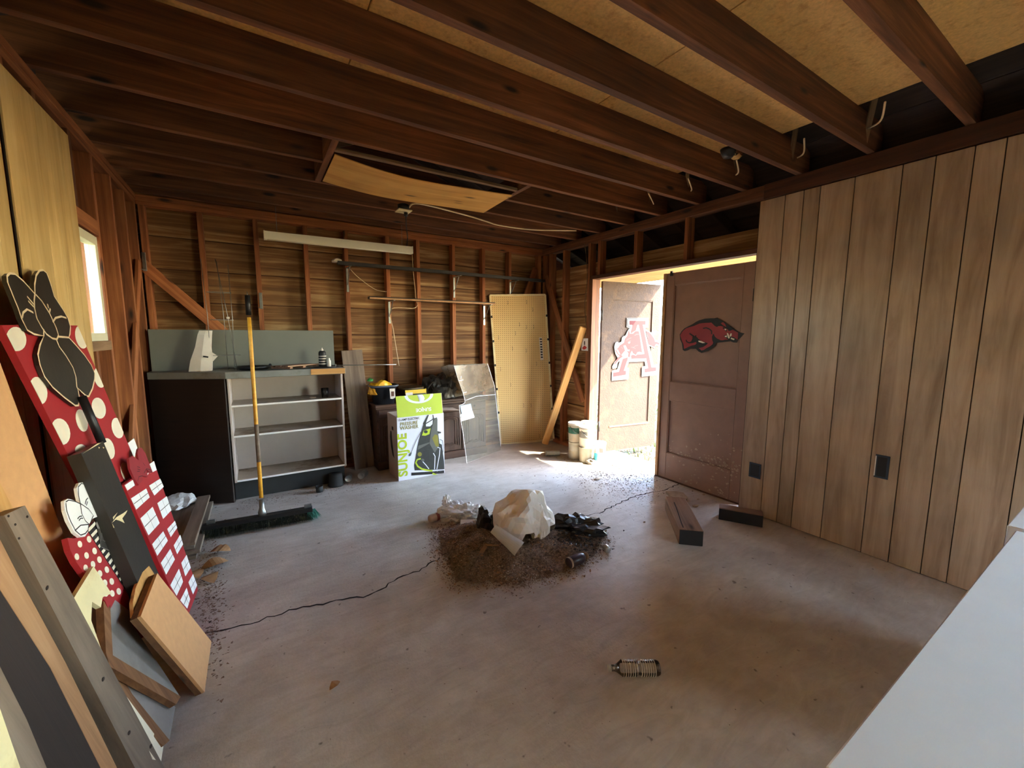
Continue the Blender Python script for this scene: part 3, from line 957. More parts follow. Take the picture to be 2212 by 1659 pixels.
decal('boar_border', PO, AG([(1050, 470), (1170, 540), (1180, 480), (1210, 510), (1275, 500), (1215, 600), (1240, 680), (1360, 715), (1355, 810), (1250, 800), (1230, 850), (1120, 800)]), M['dimmedwhite'], d2, .003)
decal('boar_rump', PO, AG([(1060, 510), (1110, 520), (1170, 580), (1225, 660), (1240, 720), (1270, 720), (1330, 750), (1320, 780), (1260, 765), (1225, 825), (1120, 780)]), M['dimmedred'], d2, .0038)
merged('boar_tusks', PO, [AG(p) for p in ([(610, 800), (650, 790), (690, 870), (670, 930), (600, 965), (645, 900)], [(680, 880), (735, 880), (725, 910), (685, 905)], [(705, 735), (750, 720), (735, 755), (712, 758)], [(465, 880), (500, 875), (550, 980), (510, 960)])], M['dimmedwhite'], d2, .0046)
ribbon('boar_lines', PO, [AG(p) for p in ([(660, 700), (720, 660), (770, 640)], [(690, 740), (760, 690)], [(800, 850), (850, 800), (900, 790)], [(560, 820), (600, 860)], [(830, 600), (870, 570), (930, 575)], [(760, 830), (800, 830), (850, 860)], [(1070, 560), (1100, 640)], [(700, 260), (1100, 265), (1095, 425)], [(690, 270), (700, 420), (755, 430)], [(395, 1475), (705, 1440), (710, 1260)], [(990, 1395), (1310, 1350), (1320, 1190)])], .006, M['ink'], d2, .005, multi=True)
tube('hinge', [PO.w(1.60, hin - .01 * sgn, .01), PO.w(1.72, hin - .01 * sgn, .01)], .012, M['darkmetal'], d2)
tube('hinge', [PO.w(.25, hin - .01 * sgn, .01), PO.w(.37, hin - .01 * sgn, .01)], .012, M['darkmetal'], d2)

# =================================================================== OUTDOORS
rnd = random.Random(11)
bm = bmesh.new()
for k in range(9000):
    x = rnd.uniform(3.62, 9); y = rnd.uniform(1.2, 9)
    if rnd.random() > (x - 3.5) * 1.6: continue
    h = rnd.uniform(.03, .11); a = rnd.uniform(0, 6.28); w = rnd.uniform(.003, .008)
    dx, dy = math.cos(a) * w, math.sin(a) * w
    bx_, by_ = rnd.uniform(-.03, .03), rnd.uniform(-.03, .03)
    bm.faces.new([bm.verts.new((x - dx, y - dy, -.125)), bm.verts.new((x + dx, y + dy, -.125)), bm.verts.new((x + bx_, y + by_, -.125 + h))])
tag(put('grass_tuft', bm, M['grass']), 'sunlit green grass outside the open doorway', 'grass', kind='stuff')
fn = thing('board_fence', 'pale yellow green board fence seen through the left window', 'fence', (-5, 10, -.125))
for k in range(46):
    bx('fence_board', (-11 + k * .26, 10, -.12), (-11 + k * .26 + .25, 10.02, 3.2 + .02 * (k % 3)), M['fence'], fn)
for z in (.5, 2.6): bx('fence_rail', (-11, 10.021, z), (1, 10.06, z + .09), M['fence'], fn)
fs = slab_xy('path', 3.501, 3.86, 1.5, 4.4, -.045, .075, M['stone'], 'pale concrete step outside the door', 'step')

# =================================================================== LEFT SIDE: leaning boards and cutouts
Z2 = lambda pts: [(x * .2532, 540 + y * .2532) for x, y in pts]     # crop at 0,540
Z3 = lambda pts: [(x * .2532, 920 + y * .2532) for x, y in pts]     # crop at 0,920
Z4 = lambda pts: [(x * .2532, 1240 + y * .2532) for x, y in pts]    # crop at 0,1240


def rooted(name, label, cat, pl, group=None):
    return thing(name, label, cat, (pl.o.x, pl.o.y, 0), group)


# big polka dot board with black bow
P1 = leanx(-.376, .188)
P1.o.y = 2.4
r = thing('polka_dot_board', 'tall red board with big cream dots and a black painted bow, leaning on the panelling', 'painted board', (-.38, 2.45, 0))
edgeR = [(167, 703), (273, 950)]
edgeL = [(3, 702), (180, 1047)]
BR_ = (edgeR[1][0] + (edgeR[1][0] - edgeR[0][0]) * 1.75, edgeR[1][1] + (edgeR[1][1] - edgeR[0][1]) * 1.75)
BL_ = (edgeL[1][0] + (edgeL[1][0] - edgeL[0][0]) * 1.2, edgeL[1][1] + (edgeL[1][1] - edgeL[0][1]) * 1.2)
board = P1.poly([(3, 702), (167, 703), BR_, BL_])
slab('board', P1, board, .018, M['red'], r)
bw = clip(board, P1.u.z, P1.v.z, P1.o.z + .02)
for cx, cy, rx, ry, z in [(135, 760, 85, 105, 2), (690, 745, 48, 100, 2), (325, 1200, 72, 120, 2), (845, 1090, 44, 88, 2), (840, 1350, 58, 92, 2), (515, 1550, 78, 115, 2), (695, 1455, 48, 98, 2), (1000, 1520, 48, 90, 2), (925, 195, 48, 92, 3), (685, 200, 48, 42, 3), (1072, 392, 42, 84, 3), (560, 2060, 70, 100, 2), (700, 480, 60, 80, 3)]:
    F = Z2 if z == 2 else Z3
    pts = P1.poly(F(ell(cx, cy, rx, ry, -.25)))
    pts = clip_to(pts, bw)
    if len(pts) > 2: decal('dot', P1, pts, M['white'], r, .0006)
bow_px = bow = Z2([(5, 225), (30, 203), (75, 208), (150, 270), (250, 380), (248, 300), (262, 220), (290, 180), (325, 175), (355, 200), (385, 280), (420, 400), (500, 520), (540, 590), (560, 660), (556, 720), (545, 752), (600, 810), (680, 900), (740, 985), (772, 1060), (770, 1110), (750, 1190), (715, 1258), (690, 1250), (650, 1215), (620, 1185), (635, 1270), (625, 1335), (600, 1338), (500, 1265), (400, 1180), (330, 1090), (290, 990), (272, 900), (290, 820), (325, 740), (240, 725), (180, 690), (130, 590), (100, 500), (50, 380), (10, 280)])
decal('bow', P1, P1.poly(bow), M['blackpaint'], r, .002, .012)
ribbon('bow_outline', P1, [P1.poly(bow + bow[:1])] + [P1.poly(Z2(p)) for p in ([(250, 380), (243, 430), (245, 500), (265, 590), (310, 670), (350, 725), (400, 760), (440, 768), (455, 735), (435, 670), (380, 550), (310, 440), (258, 385)],
       [(135, 585), (145, 540), (180, 512), (235, 540)], [(405, 620), (430, 585), (480, 572), (525, 585)], [(325, 680), (325, 740)], [(450, 745), (545, 752)], [(435, 768), (460, 830), (520, 910), (580, 1010), (605, 1090), (612, 1180), (620, 1190)],
       [(180, 400), (240, 470)], [(190, 440), (238, 490)], [(360, 465), (368, 500)], [(385, 505), (376, 535)])], .0075, M['creamline'], r, .0145, multi=True)

# black pole over the board
Pp = leanx(-.325, .215)
tag(tube('black_pole', [Pp.w(*Pp.uv(*p)) + V((.008, 0, 0)) for p in Z2([(672, 1250), (846, 1650)])], .014, M['blk']), 'short glossy black pole in front of the big polka dot board, above the black plank', 'pole')

# second cutout: white bow, small dots, stripes
P2 = leanx(-.352, .20)
r = thing('spotted_bow_board', 'red board with small white dots, black and white stripes and a white bow', 'painted board', (-.38, 2.1, 0))
red2 = Z3([(575, 955), (640, 960), (740, 870), (800, 815), (870, 900), (1105, 1330), (1190, 1480), (1230, 1800), (1050, 1900), (900, 1500), (720, 1260), (650, 1160), (600, 1060)])
slab('board', P2, P2.poly(red2), .014, M['red'], r)
stripe = Z3([(735, 880), (800, 815), (870, 900), (1100, 1330), (1065, 1395)])
decal('stripe_ground', P2, P2.poly(stripe), M['ink'], r, .0006)
a0, a1, b0, b1 = (735, 880), (1065, 1395), (800, 815), (1100, 1330)
pol = []
for q in range(11):
    t0, t1 = (q + .1) / 11, (q + .55) / 11
    pol.append(P2.poly(Z3([lerp2(a0, a1, t0), lerp2(b0, b1, t0), lerp2(b0, b1, t1), lerp2(a0, a1, t1)])))
merged('white_stripes', P2, pol, M['white'], r, .0022)
for cx, cy in [(757, 968), (678, 1010), (804, 1068), (735, 1107), (652, 1117), (845, 1142), (790, 1182), (728, 1212), (908, 1228), (850, 1260), (893, 1340), (950, 1328), (1010, 1413), (955, 1430), (900, 1430)]:
    decal('small_dot', P2, P2.poly(Z3(ell(cx, cy, 19, 29, -.2, 14))), M['white'], r, .0006)
wbow = Z3([(510, 650), (540, 632), (580, 640), (650, 675), (630, 600), (620, 540), (640, 495), (680, 490), (750, 560), (800, 680), (835, 770), (760, 800), (725, 850), (715, 920), (690, 955), (650, 958), (600, 920), (545, 820), (515, 730)])
slab('bow', P2, P2.poly(wbow), .008, M['offwhite'], r, .010, False)
ribbon('bow_lines', P2, [P2.poly(Z3(p)) for p in ([(522, 660), (545, 645), (600, 655), (660, 680), (720, 720), (762, 775), (730, 850)], [(522, 670), (530, 740), (560, 820), (605, 905), (650, 945), (690, 930), (715, 900), (720, 855)], [(600, 905), (650, 860), (720, 852)], [(650, 680), (660, 760), (690, 820), (728, 855)], [(650, 680), (632, 600), (632, 530), (660, 500), (700, 515), (760, 590)], [(622, 805), (640, 785), (662, 780)], [(635, 820), (650, 800), (670, 800)], [(690, 680), (700, 640), (715, 625)], [(700, 690), (712, 655)], [(775, 740), (790, 700), (805, 680)])], .0035, M['ink'], r, .0108, multi=True)
decal('slate_tag', P2, P2.poly(Z3([(815, 870), (850, 870), (900, 930), (975, 1085), (930, 1080), (850, 1040), (835, 960)])), M['blackpaint'], r, .003)
decal('tag_eye', P2, P2.poly(Z3(ell(830, 845, 24, 34))), M['bluegrey'], r, .004)
ribbon('tag_lines', P2, [P2.poly(Z3(p)) for p in ([(838, 960), (850, 1040), (970, 1088)], [(805, 840), (815, 812), (845, 815), (858, 850), (840, 885), (815, 875), (805, 840)], [(838, 890), (845, 960)], [(868, 900), (855, 930), (862, 980), (885, 990)], [(895, 905), (905, 985)], [(905, 950), (925, 940), (932, 975)], [(855, 895), (850, 985)])], .003, M['bluegrey'], r, .0045, multi=True)

# black plank
P3 = leanx(-.304, .213)
r = thing('black_plank', 'black painted plank with chipped edges leaning in front of both spotted boards', 'plank', (-.3, 2.2, 0))
Q = P3.poly([(175, 979), (223, 953), (395, 1366), (338, 1352)])
slab('plank', P3, Q, .036, M['blackpaint'], r)
pol = [P3.poly(Z3(p)) for p in ([(950, 830), (990, 780), (1050, 745), (1085, 720), (1070, 750), (1040, 790), (1060, 830), (1020, 810), (985, 800)], [(960, 780), (1000, 740), (965, 800)], [(700, 240), (830, 150), (860, 145), (720, 225)], [(955, 835), (975, 870), (965, 870)], [(838, 180), (850, 185), (842, 195)], [(875, 180), (888, 186), (880, 194)])]
for q in pol: decal('bare_wood_chip', P3, q, M['cream'], r, .0006)

# booth board: red with white lattice windows
P4 = leanx(-.346, .19)
r = thing('booth_board', 'narrow red board painted with white lattice windows, red bow on top', 'painted board', (-.36, 2.6, 0))
slab('board', P4, P4.poly([(268, 1047), (332, 996), (428, 1274), (401, 1343)]), .016, M['red'], r)
wins = [[(1115, 620), (1245, 535), (1275, 610), (1160, 715)], [(1195, 790), (1300, 690), (1360, 830), (1265, 935)], [(1295, 1010), (1390, 900), (1430, 980), (1340, 1110)], [(1370, 1170), (1450, 1050), (1490, 1140), (1415, 1270)], [(1450, 1360), (1525, 1220), (1560, 1330), (1505, 1450)], [(1535, 1490), (1590, 1380), (1620, 1480), (1595, 1560)],
        [(1270, 510), (1365, 450), (1395, 520), (1315, 595)], [(1340, 660), (1420, 600), (1460, 720), (1390, 795)], [(1425, 880), (1490, 810), (1510, 870), (1455, 950)], [(1480, 1020), (1535, 930), (1560, 1010), (1510, 1095)], [(1545, 1170), (1590, 1100), (1625, 1210), (1580, 1285)], [(1605, 1335), (1645, 1265), (1680, 1360), (1645, 1440)]]
cross = []
for q in wins:
    decal('painted_window', P4, P4.poly(Z3(q)), M['offwhite'], r, .0006)
    m = lambda a, b: ((a[0] + b[0]) / 2, (a[1] + b[1]) / 2)
    cross += [P4.poly(Z3([m(q[0], q[1]), m(q[2], q[3])])), P4.poly(Z3([m(q[1], q[2]), m(q[3], q[0])]))]
ribbon('lattice_lines', P4, cross, .0028, M['ink'], r, .0022, multi=True)
for q in ([(1062, 508), (1130, 460), (1147, 508), (1085, 553)], [(1262, 332), (1312, 300), (1335, 378), (1282, 404)], [(1180, 440), (1215, 415), (1210, 450), (1185, 470)], [(1235, 410), (1270, 400), (1245, 440)]):
    decal('white_patch', P4, P4.poly(Z3(q)), M['offwhite'], r, .0006)
rb = Z3([(1075, 282), (1110, 262), (1160, 300), (1150, 240), (1158, 200), (1185, 190), (1220, 240), (1250, 320), (1282, 402), (1250, 395), (1225, 372), (1240, 440), (1190, 430), (1193, 470), (1160, 512), (1120, 450), (1085, 370)])
slab('bow', P4, P4.poly(rb), .008, M['redtrim'], r, .010, False)
ribbon('bow_lines', P4, [P4.poly(Z3(p)) for p in ([(1145, 355), (1170, 362)], [(1148, 375), (1172, 380)], [(1145, 395), (1168, 392)], [(1150, 480), (1160, 440), (1190, 432)], [(1225, 372), (1255, 378), (1275, 400)], [(1195, 320), (1215, 345)], [(1205, 410), (1225, 372)])], .003, M['ink'], r, .0106, multi=True)
Pw = leanx(-.40, .18)
tag(slab('white_card', Pw, Pw.poly(Z3([(1088, 152), (1143, 105), (1172, 185), (1140, 300), (1125, 260)])), .004, M['offwhite']), 'small blank white card standing behind the red bow', 'card')

# tan sheets at far left
P5 = leanx(-.50, .10)
tag(slab('tan_sheet', P5, P5.poly([(-150, 376), (175, 1257), (104, 1382), (60, 1455), (-400, 700)]), .016, M['mdf'], None, 0, False), 'large smooth tan fibreboard sheet leaning beside the spotted board', 'sheet')
P6 = leanx(-.475, .10)
tag(slab('orange_tan_sheet', P6, P6.poly([(-60, 925), (70, 1180), (150, 1400), (-90, 1400), (-200, 1100)]), .012, M['yellowwood'], None, 0, False), 'orange tan sheet behind the top of the worn plank', 'sheet')
tag(slab('scrap_board', P5, P5.poly([(70, 1400), (150, 1330), (190, 1420), (300, 1800), (120, 1800)]), .03, M['nearblack'], None, -.02), 'dark scrap board hidden behind the worn plank', 'board')

# worn plank, foreground
P7 = Plane((-.33, 1.65, 0), (-.19, -.16, 1), (.12, 1, .1))
r = thing('worn_plank', 'long worn grey brown plank with nail holes leaning in the lower left corner', 'plank', (-.34, 1.66, 0))
slab('plank', P7, P7.poly([(9, 1113), (54, 1092), (395, 1733), (330, 1733)]), .038, M['greyworn'], r)
pol = [P7.poly(Z3(ell(x, y, 9, 11, 0, 8))) for x, y in [(70, 770), (128, 842), (160, 960), (230, 775)]] + [P7.poly(Z4(ell(x, y, 10, 22, .3, 8))) for x, y in [(400, 118), (878, 898), (1100, 1355), (1285, 1470)]]
for q in pol: decal('nail_hole', P7, q, M['groove'], r, .0004)
P8 = Plane((-.37, 1.55, 0), (-.18, -.16, 1), (.12, 1, .1))
tag(slab('split_board', P8, P8.poly([(0, 1165), (38, 1240), (142, 1432), (253, 1659), (300, 1755), (262, 1755), (218, 1659), (109, 1442), (0, 1273), (-50, 1180), (-50, 1080)]), .02, M['tanwood']), 'narrow orange brown board with a long split, left of the worn plank', 'board')
P9 = Plane((-.36, 1.42, 0), (-.17, -.14, 1), (.12, 1, .1))
tag(slab('dark_board', P9, P9.poly([(-60, 1170), (0, 1275), (109, 1444), (218, 1661), (262, 1760), (150, 1760), (101, 1659), (58, 1555), (0, 1440), (-60, 1330)]), .03, M['nearblack']), 'dark brown board in the lower left corner of the view', 'board')
P10 = Plane((-.32, 1.30, 0), (-.16, -.12, 1), (.12, 1, .1))
tag(slab('olive_strip', P10, P10.poly([(-60, 1320), (0, 1440), (58, 1555), (101, 1659), (140, 1745), (80, 1745), (42, 1659), (0, 1545), (-60, 1420)]), .02, M['greyworn']), 'olive grey strip of wood at the lower left edge', 'board')
P11 = Plane((-.30, 1.22, 0), (-.15, -.1, 1), (.12, 1, .1))
tag(slab('cream_sheet', P11, P11.poly([(-60, 1400), (0, 1530), (44, 1659), (80, 1760), (-60, 1760)]), .016, M['cream']), 'cream sheet corner at the very lower left of the view', 'sheet')

# short scrap pieces in front
P12 = Plane((-.25, 2.0, 0), (-.25, 0, 1), (0, 1, 0))
r = thing('tan_offcut', 'small orange tan board offcut with bare dark edge leaning nearest the booth board', 'offcut', (-.25, 2.05, 0))
q = P12.poly([(340, 1238), (457, 1386), (443, 1496), (304, 1331)])
slab('face_board', P12, q, .010, M['mdf'], r)
slab('backing_board', P12, q, .018, M['mdfedge'], r, -.0105)
P13 = Plane((-.284, 2.1, 0), (-.25, 0, 1), (0, 1, 0))
tag(slab('curved_offcut', P13, P13.poly([(340, 1250), (322, 1222), (308, 1236), (294, 1268), (287, 1300), (289, 1332), (300, 1345), (308, 1336), (438, 1488), (450, 1440)]), .010, M['yellowwood']), 'curved orange wood offcut just behind the small tan board', 'offcut')
P14 = Plane((-.30, 1.9, 0), (-.30, 0, 1), (0, 1, 0))
r = thing('grey_offcut', 'pointed grey laminate offcut with wooden edges leaning against the plank', 'offcut', (-.32, 1.85, 0))
slab('laminate', P14, P14.poly([(236, 1286), (283, 1322), (280, 1340), (388, 1503), (243, 1416)]), .014, M['bluegrey'], r)
slab('edge_strip', P14, P14.poly([(222, 1290), (236, 1285), (243, 1416), (390, 1505), (380, 1522), (236, 1440), (228, 1410)]), .02, M['mdfedge'], r, .001)
P15 = Plane((-.325, 1.78, 0), (-.30, 0, 1), (0, 1, 0))
r = thing('blue_grey_offcut', 'lower grey blue laminate offcut with a pale wood edge touching the floor', 'offcut', (-.34, 1.75, 0))
slab('laminate', P15, P15.poly([(250, 1440), (379, 1527), (366, 1598), (312, 1560), (262, 1470)]), .014, M['bluegrey'], r)
slab('edge_strip', P15, P15.poly([(226, 1400), (250, 1440), (285, 1500), (366, 1600), (352, 1612), (262, 1520), (225, 1440)]), .02, M['mdfedge'], r, .001)
P16 = leanx(-.34, .19)
tag(slab('jagged_offcut', P16, P16.poly([(202, 1223), (241, 1282), (222, 1290), (218, 1312), (199, 1300), (197, 1340), (225, 1420), (190, 1420), (159, 1293)]), .012, M['cream']), 'jagged cream offcut wedged between the worn plank and the spotted bow board', 'offcut')
P17 = leanx(-.335, .2)
tag(slab('white_offcut', P17, P17.poly([(270, 1500), (353, 1612), (348, 1645), (330, 1640)]), .012, M['white']), 'white offcut tip on the floor beside the foot of the worn plank', 'offcut')

# stack of grey boards on the floor by the left wall
r = thing('board_stack', 'flat stack of weathered grey boards on the floor by the cabinet', 'board stack', (-.5, 3.6, 0))
for k in range(4):
    dx = [0, .02, -.01, -.03][k]
    a, b = V((-.56 + dx, 3.16 + .02 * k, .013 + k * .027)), V((-.55 + dx, 4.08, .013 + k * .027))
    beam('board', a, b, .34, .024, M['grey'], r, bev=.003)
tag(beam('loose_board', (-.425, 3.12, .125), (-.41, 4.0, .125), .08, .022, M['greyworn']), 'narrow pale board lying on top of the grey board stack', 'board')
tag(crumple('foam_scrap', (-.56, 3.95, .12), (.1, .16, .05), M['film'], None, 4, .3), 'crumpled clear plastic scrap on the board stack', 'plastic scrap')

# =================================================================== BACK LEFT: cabinet and what stands on it
CZ = 1.06
r = thing('shelf_cabinet', 'white open shelf unit with dark brown side and grey laminate counter', 'cabinet', (.25, 4.3, 0))
cy0, cy1 = 4.09, 4.44
bx('side_panel', (-.205, cy0, .17), (-.187, cy1, CZ), M['cabwhite'], r)
bx('side_panel', (.672, cy0, .17), (.69, cy1, CZ), M['cabwhite'], r)
bx('back_panel', (-.187, cy1 - .006, .17), (.672, cy1, CZ), M['cabwhite'], r)
for z in (.19, .575, .835):
    bx('shelf', (-.1865, cy0 + .004, z - .014), (.6715, cy1 - .008, z - .001), M['shelfdirt'], r, .001)
    bx('shelf_edge', (-.1865, cy0 - .004, z - .015), (.6715, cy0 + .0035, z), M['offwhite'], r, .001)
bx('kickboard', (-.21, 4.155, .002), (.68, 4.17, .168), M['kick'], r)
bx('support', (-.20, 4.18, .002), (.66, 4.40, .168), M['kick'], r)
cpoly = [(-.735, 4.31), (-.21, 4.055), (.712, 4.055), (.712, 4.46), (-.735, 4.46)]
bm = bmesh.new()
t_ = [bm.verts.new((x, y, CZ + .058)) for x, y in cpoly]; b_ = [bm.verts.new((x, y, CZ + .002)) for x, y in cpoly]
bm.faces.new(t_); bm.faces.new(b_[::-1])
for k in range(5): bm.faces.new((t_[k], b_[k], b_[(k + 1) % 5], t_[(k + 1) % 5]))
bmesh.ops.recalc_face_normals(bm, faces=bm.faces)
bmesh.ops.bevel(bm, geom=bm.edges[:], offset=.003, segments=1, affect='EDGES')
put('counter', bm, M['laminate'], r)
beam('dark_side_board', (-.215, 4.09, CZ / 2 + .002), (-.73, 4.345, CZ / 2 + .002), .02, CZ - .004, M['nearblack'], r)
bx('bare_edge', (.42, 4.048, CZ + .006), (.708, 4.054, CZ + .056), M['yellowwood'], r)
C1 = CZ + .059
tag(bx('grey_backboard', (XL + .012, 4.47, C1 + .001 - .06), (.685, 4.482, 1.462), M['gypsum'], None, .001), 'long grey panel standing behind the cabinet counter', 'panel')

# things on the counter
r = thing('paper_bag', 'creased white paper bag standing at the left end of the counter', 'bag', (-.385, 4.27, C1))
bm = bmesh.new()
rows = [(0, .075, .035), (.09, .07, .034), (.2, .05, .03), (.30, .045, .02), (.335, .043, .008)]
rings = []
for z, a, b in rows:
    lean = .055 * z / .335
    rings.append([bm.verts.new((sx * a + lean + .004 * math.sin(z * 60 + sx), sy * b + .004 * math.cos(z * 40), z)) for sx, sy in ((-1, -1), (0, -1.25), (1, -1), (1, 1), (0, .8), (-1, 1))])
for a, b in zip(rings, rings[1:]):
    for k in range(6): bm.faces.new((a[k], a[(k + 1) % 6], b[(k + 1) % 6], b[k]))
bm.faces.new(rings[0][::-1]); bm.faces.new(rings[-1])
put('bag_body', bm, M['paper'], r, Matrix.Translation((-.385, 4.27, C1)))
put('torn_flap', box_bm(.06, .002, .06, 0), M['paper'], r, Matrix.Translation((-.30, 4.235, C1 + .12)) @ Matrix.Rotation(.7, 4, 'Y'))
put('dark_print', box_bm(.035, .001, .012, 0), M['ink'], r, Matrix.Translation((-.34, 4.222, C1 + .12)) @ Matrix.Rotation(.2, 4, 'Y'))

r = thing('wire_cage', 'thin wire plant cage standing on the counter', 'wire cage', (-.22, 4.3, C1))
top = [V((-.32, 4.24, 2.03)), V((-.22, 4.18, 2.03)), V((-.14, 4.24, 2.0)), V((-.22, 4.34, 2.03))]
bot = [V((-.31, 4.25, C1)), V((-.13, 4.2, C1)), V((-.15, 4.24, C1 + .002)), V((-.2, 4.36, C1))]
for a, b in zip(top, bot):
    tube('upright_wire', [a, a.lerp(b, .5) + V((.008, .004, 0)), b], .0022, M['metal'], r, 5)
for t, rr in ((.28, .085), (.53, .08), (.86, .10)):
    c = sum((a.lerp(b, t) for a, b in zip(top, bot)), V()) / 4
    tube('ring_wire', [c + V((rr * math.cos(a), rr * .6 * math.sin(a), 0)) for a in (q * math.pi / 8 for q in range(17))], .002, M['metal'], r, 5)
put('price_tag', box_bm(.022, .001, .016, 0), M['paper'], r, Matrix.Translation((-.165, 4.195, 1.56)))

r = thing('black_tray', 'shallow black tray on the counter behind the broom handle', 'tray', (0, 4.26, C1))
lathe('dish', [(.0, .002), (.10, .002), (.13, .028), (.135, .028), (.105, .0), (0, 0)], M['blk'], r, loc=(-.01, 4.26, C1))
tag(bx('thin_lid', (-.13, 4.37, C1), (.16, 4.45, C1 + .012), M['laminate']), 'thin grey slab lying at the back of the counter', 'slab')
r = thing('knob', 'small dark knob lying at the back of the counter', 'knob', (.12, 4.40, C1 + .013))
lathe('grip', [(0, 0), (.012, 0), (.014, .012), (.008, .022), (0, .024)], M['blk'], r, loc=(.12, 4.40, C1 + .0125), seg=12)
# slatted wooden rack
r = thing('slatted_rack', 'reddish wooden slatted rack lying askew on the counter', 'rack', (.30, 4.2, C1))
R0 = Matrix.Translation((.31, 4.2, C1 + .012)) @ Matrix.Rotation(math.radians(38), 4, 'Z') @ Matrix.Rotation(-.03, 4, 'X')
for k in range(5):
    put('slat', box_bm(.34 - .02 * (k % 2), .032, .01, .001), M['blockwood'], r, R0 @ Matrix.Translation((0, -.09 + k * .043, .016)))
for x in (-.14, 0, .15):
    put('crossbar', box_bm(.03, .22, .014, .001), M['blockwood'], r, R0 @ Matrix.Translation((x, 0, .002)))
r = thing('spray_can', 'tall spray can standing on the black dish at the counter end', 'spray can', (.54, 4.2, C1 + .007))
lathe('can_body', [(0, 0), (.031, 0), (.033, .004), (.033, .125), (.028, .14), (.02, .146), (0, .147)], M['darkmetal'], r, loc=(.54, 4.2, C1 + .0075))
lathe('nozzle', [(0, 0), (.012, 0), (.012, .012), (.006, .016), (.005, .028), (0, .028)], M['paper'], r, loc=(.54, 4.2, C1 + .154), seg=12)
for q in range(4):
    lathe('label_band', [(.0334, 0), (.0334, .006)], M['paper'], r, loc=(.54, 4.2, C1 + .03 + q * .024), caps=False)
r = thing('small_can', 'small white capped can beside the spray can', 'can', (.59, 4.19, C1 + .007))
lathe('can_body', [(0, 0), (.018, 0), (.018, .055), (.012, .062), (.011, .078), (0, .079)], M['paper'], r, loc=(.59, 4.175, C1 + .0075), seg=16)
r = thing('round_dish', 'flat black dish under the spray can', 'dish', (.56, 4.2, C1))
lathe('dish', [(0, 0), (.10, 0), (.115, .006), (0, .006)], M['blk'], r, loc=(.565, 4.19, C1 + .0005))
r = thing('metal_rod', 'long thin metal rod sticking out past the right end of the counter', 'rod', (.7, 4.25, C1))
tube('shaft', [(.50, 4.33, C1 + .008), (1.22, 4.16, C1 + .004)], .0045, M['metal'], r)
tube('tip', [(.645, 4.17, C1 + .006), (.647, 4.17, C1 + .03)], .005, M['metal'], r)
r = thing('drinking_glass', 'clear drinking glass on the top shelf of the cabinet', 'glass', (.54, 4.2, .836))
lathe('glass_body', [(0, 0), (.028, 0), (.034, .09), (.031, .09), (.025, .006), (0, .006)], M['petg'], r, loc=(.54, 4.16, .8365))
tag(crumple('paper_scrap', (.44, 4.2, .836), (.03, .02, .008), M['paper'], None, 8, .3, sub=2), 'small paper scrap on the top shelf', 'paper scrap')

# =================================================================== BACK MIDDLE
r = thing('leaning_grey_plank', 'wide weathered plank leaning upright beside the cabinet', 'plank', (.93, 4.47, 0))
beam('plank', (.935, 4.455, .004), (.865, 4.53, 1.262), .205, .02, M['greyworn'], r, up=(0, 1, .06))

r = thing('sideboard', 'dark walnut sideboard with carved arched doors, half hidden by clutter', 'sideboard', (1.68, 4.38, 0))
sx0, sx1, sy0, sy1, sz = 1.02, 2.34, 4.272, 4.55, .70
bx('body', (sx0 + .02, sy0 + .02, .09), (sx1 - .02, sy1, sz - .03), M['walnut'], r)
bx('top', (sx0, sy0 - .012, sz - .029), (sx1, sy1, sz), M['walnut'], r, .008)
bx('plinth', (sx0 + .01, sy0 + .004, .002), (sx1 - .01, sy1, .089), M['walnut'], r, .008)
bx('moulding', (sx0 + .005, sy0 - .004, sz - .05), (sx1 - .005, sy0 + .018, sz - .031), M['walnut'], r, .006)
PS = Plane((0, sy0 + .004, 0), (0, 0, 1), (1, 0, 0))
wd = (sx1 - sx0 - .06) / 4
for k in range(4):
    a = sx0 + .03 + k * wd
    dr = bx('drawer', (a + .006, sy0 + .002, .56), (a + wd - .006, sy0 + .0195, .64), M['walnut'], r, .004)
    d = bx('door', (a + .006, sy0 + .002, .10), (a + wd - .006, sy0 + .0195, .55), M['walnut'], r, .004)
    ca = a + wd / 2
    for s_, off in ((1, .0), (.78, .0), (.56, 0.)):
        hw, h0, h1 = (wd / 2 - .035) * s_, .15 + (1 - s_) * .06, .50 - (1 - s_) * .06
        pts = [(h0, ca - hw), (h0 + .015, ca - hw * .4), (h0, ca), (h0 + .015, ca + hw * .4), (h0, ca + hw), (h1 - .03, ca + hw)] + [(h1 - .03 + .03 * math.sin(t * math.pi / 6), ca + hw * math.cos(t * math.pi / 6)) for t in range(1, 6)] + [(h1 - .03, ca - hw)]
        pts = [(p[0], p[1] * PS.v.x) for p in pts]
        W3 = [PS.w(p[0], p[1], .004) for p in pts]
        tube('carved_bead', W3 + [W3[0]], .005, M['walnut'], d, 6)
    lathe('knob', [(0, 0), (.008, 0), (.006, .008), (.012, .016), (0, .02)], M['darkmetal'], dr, Mx=lying((ca, sy0 + .001, .60), (0, -1, 0)), seg=12)
T1 = sz + .001

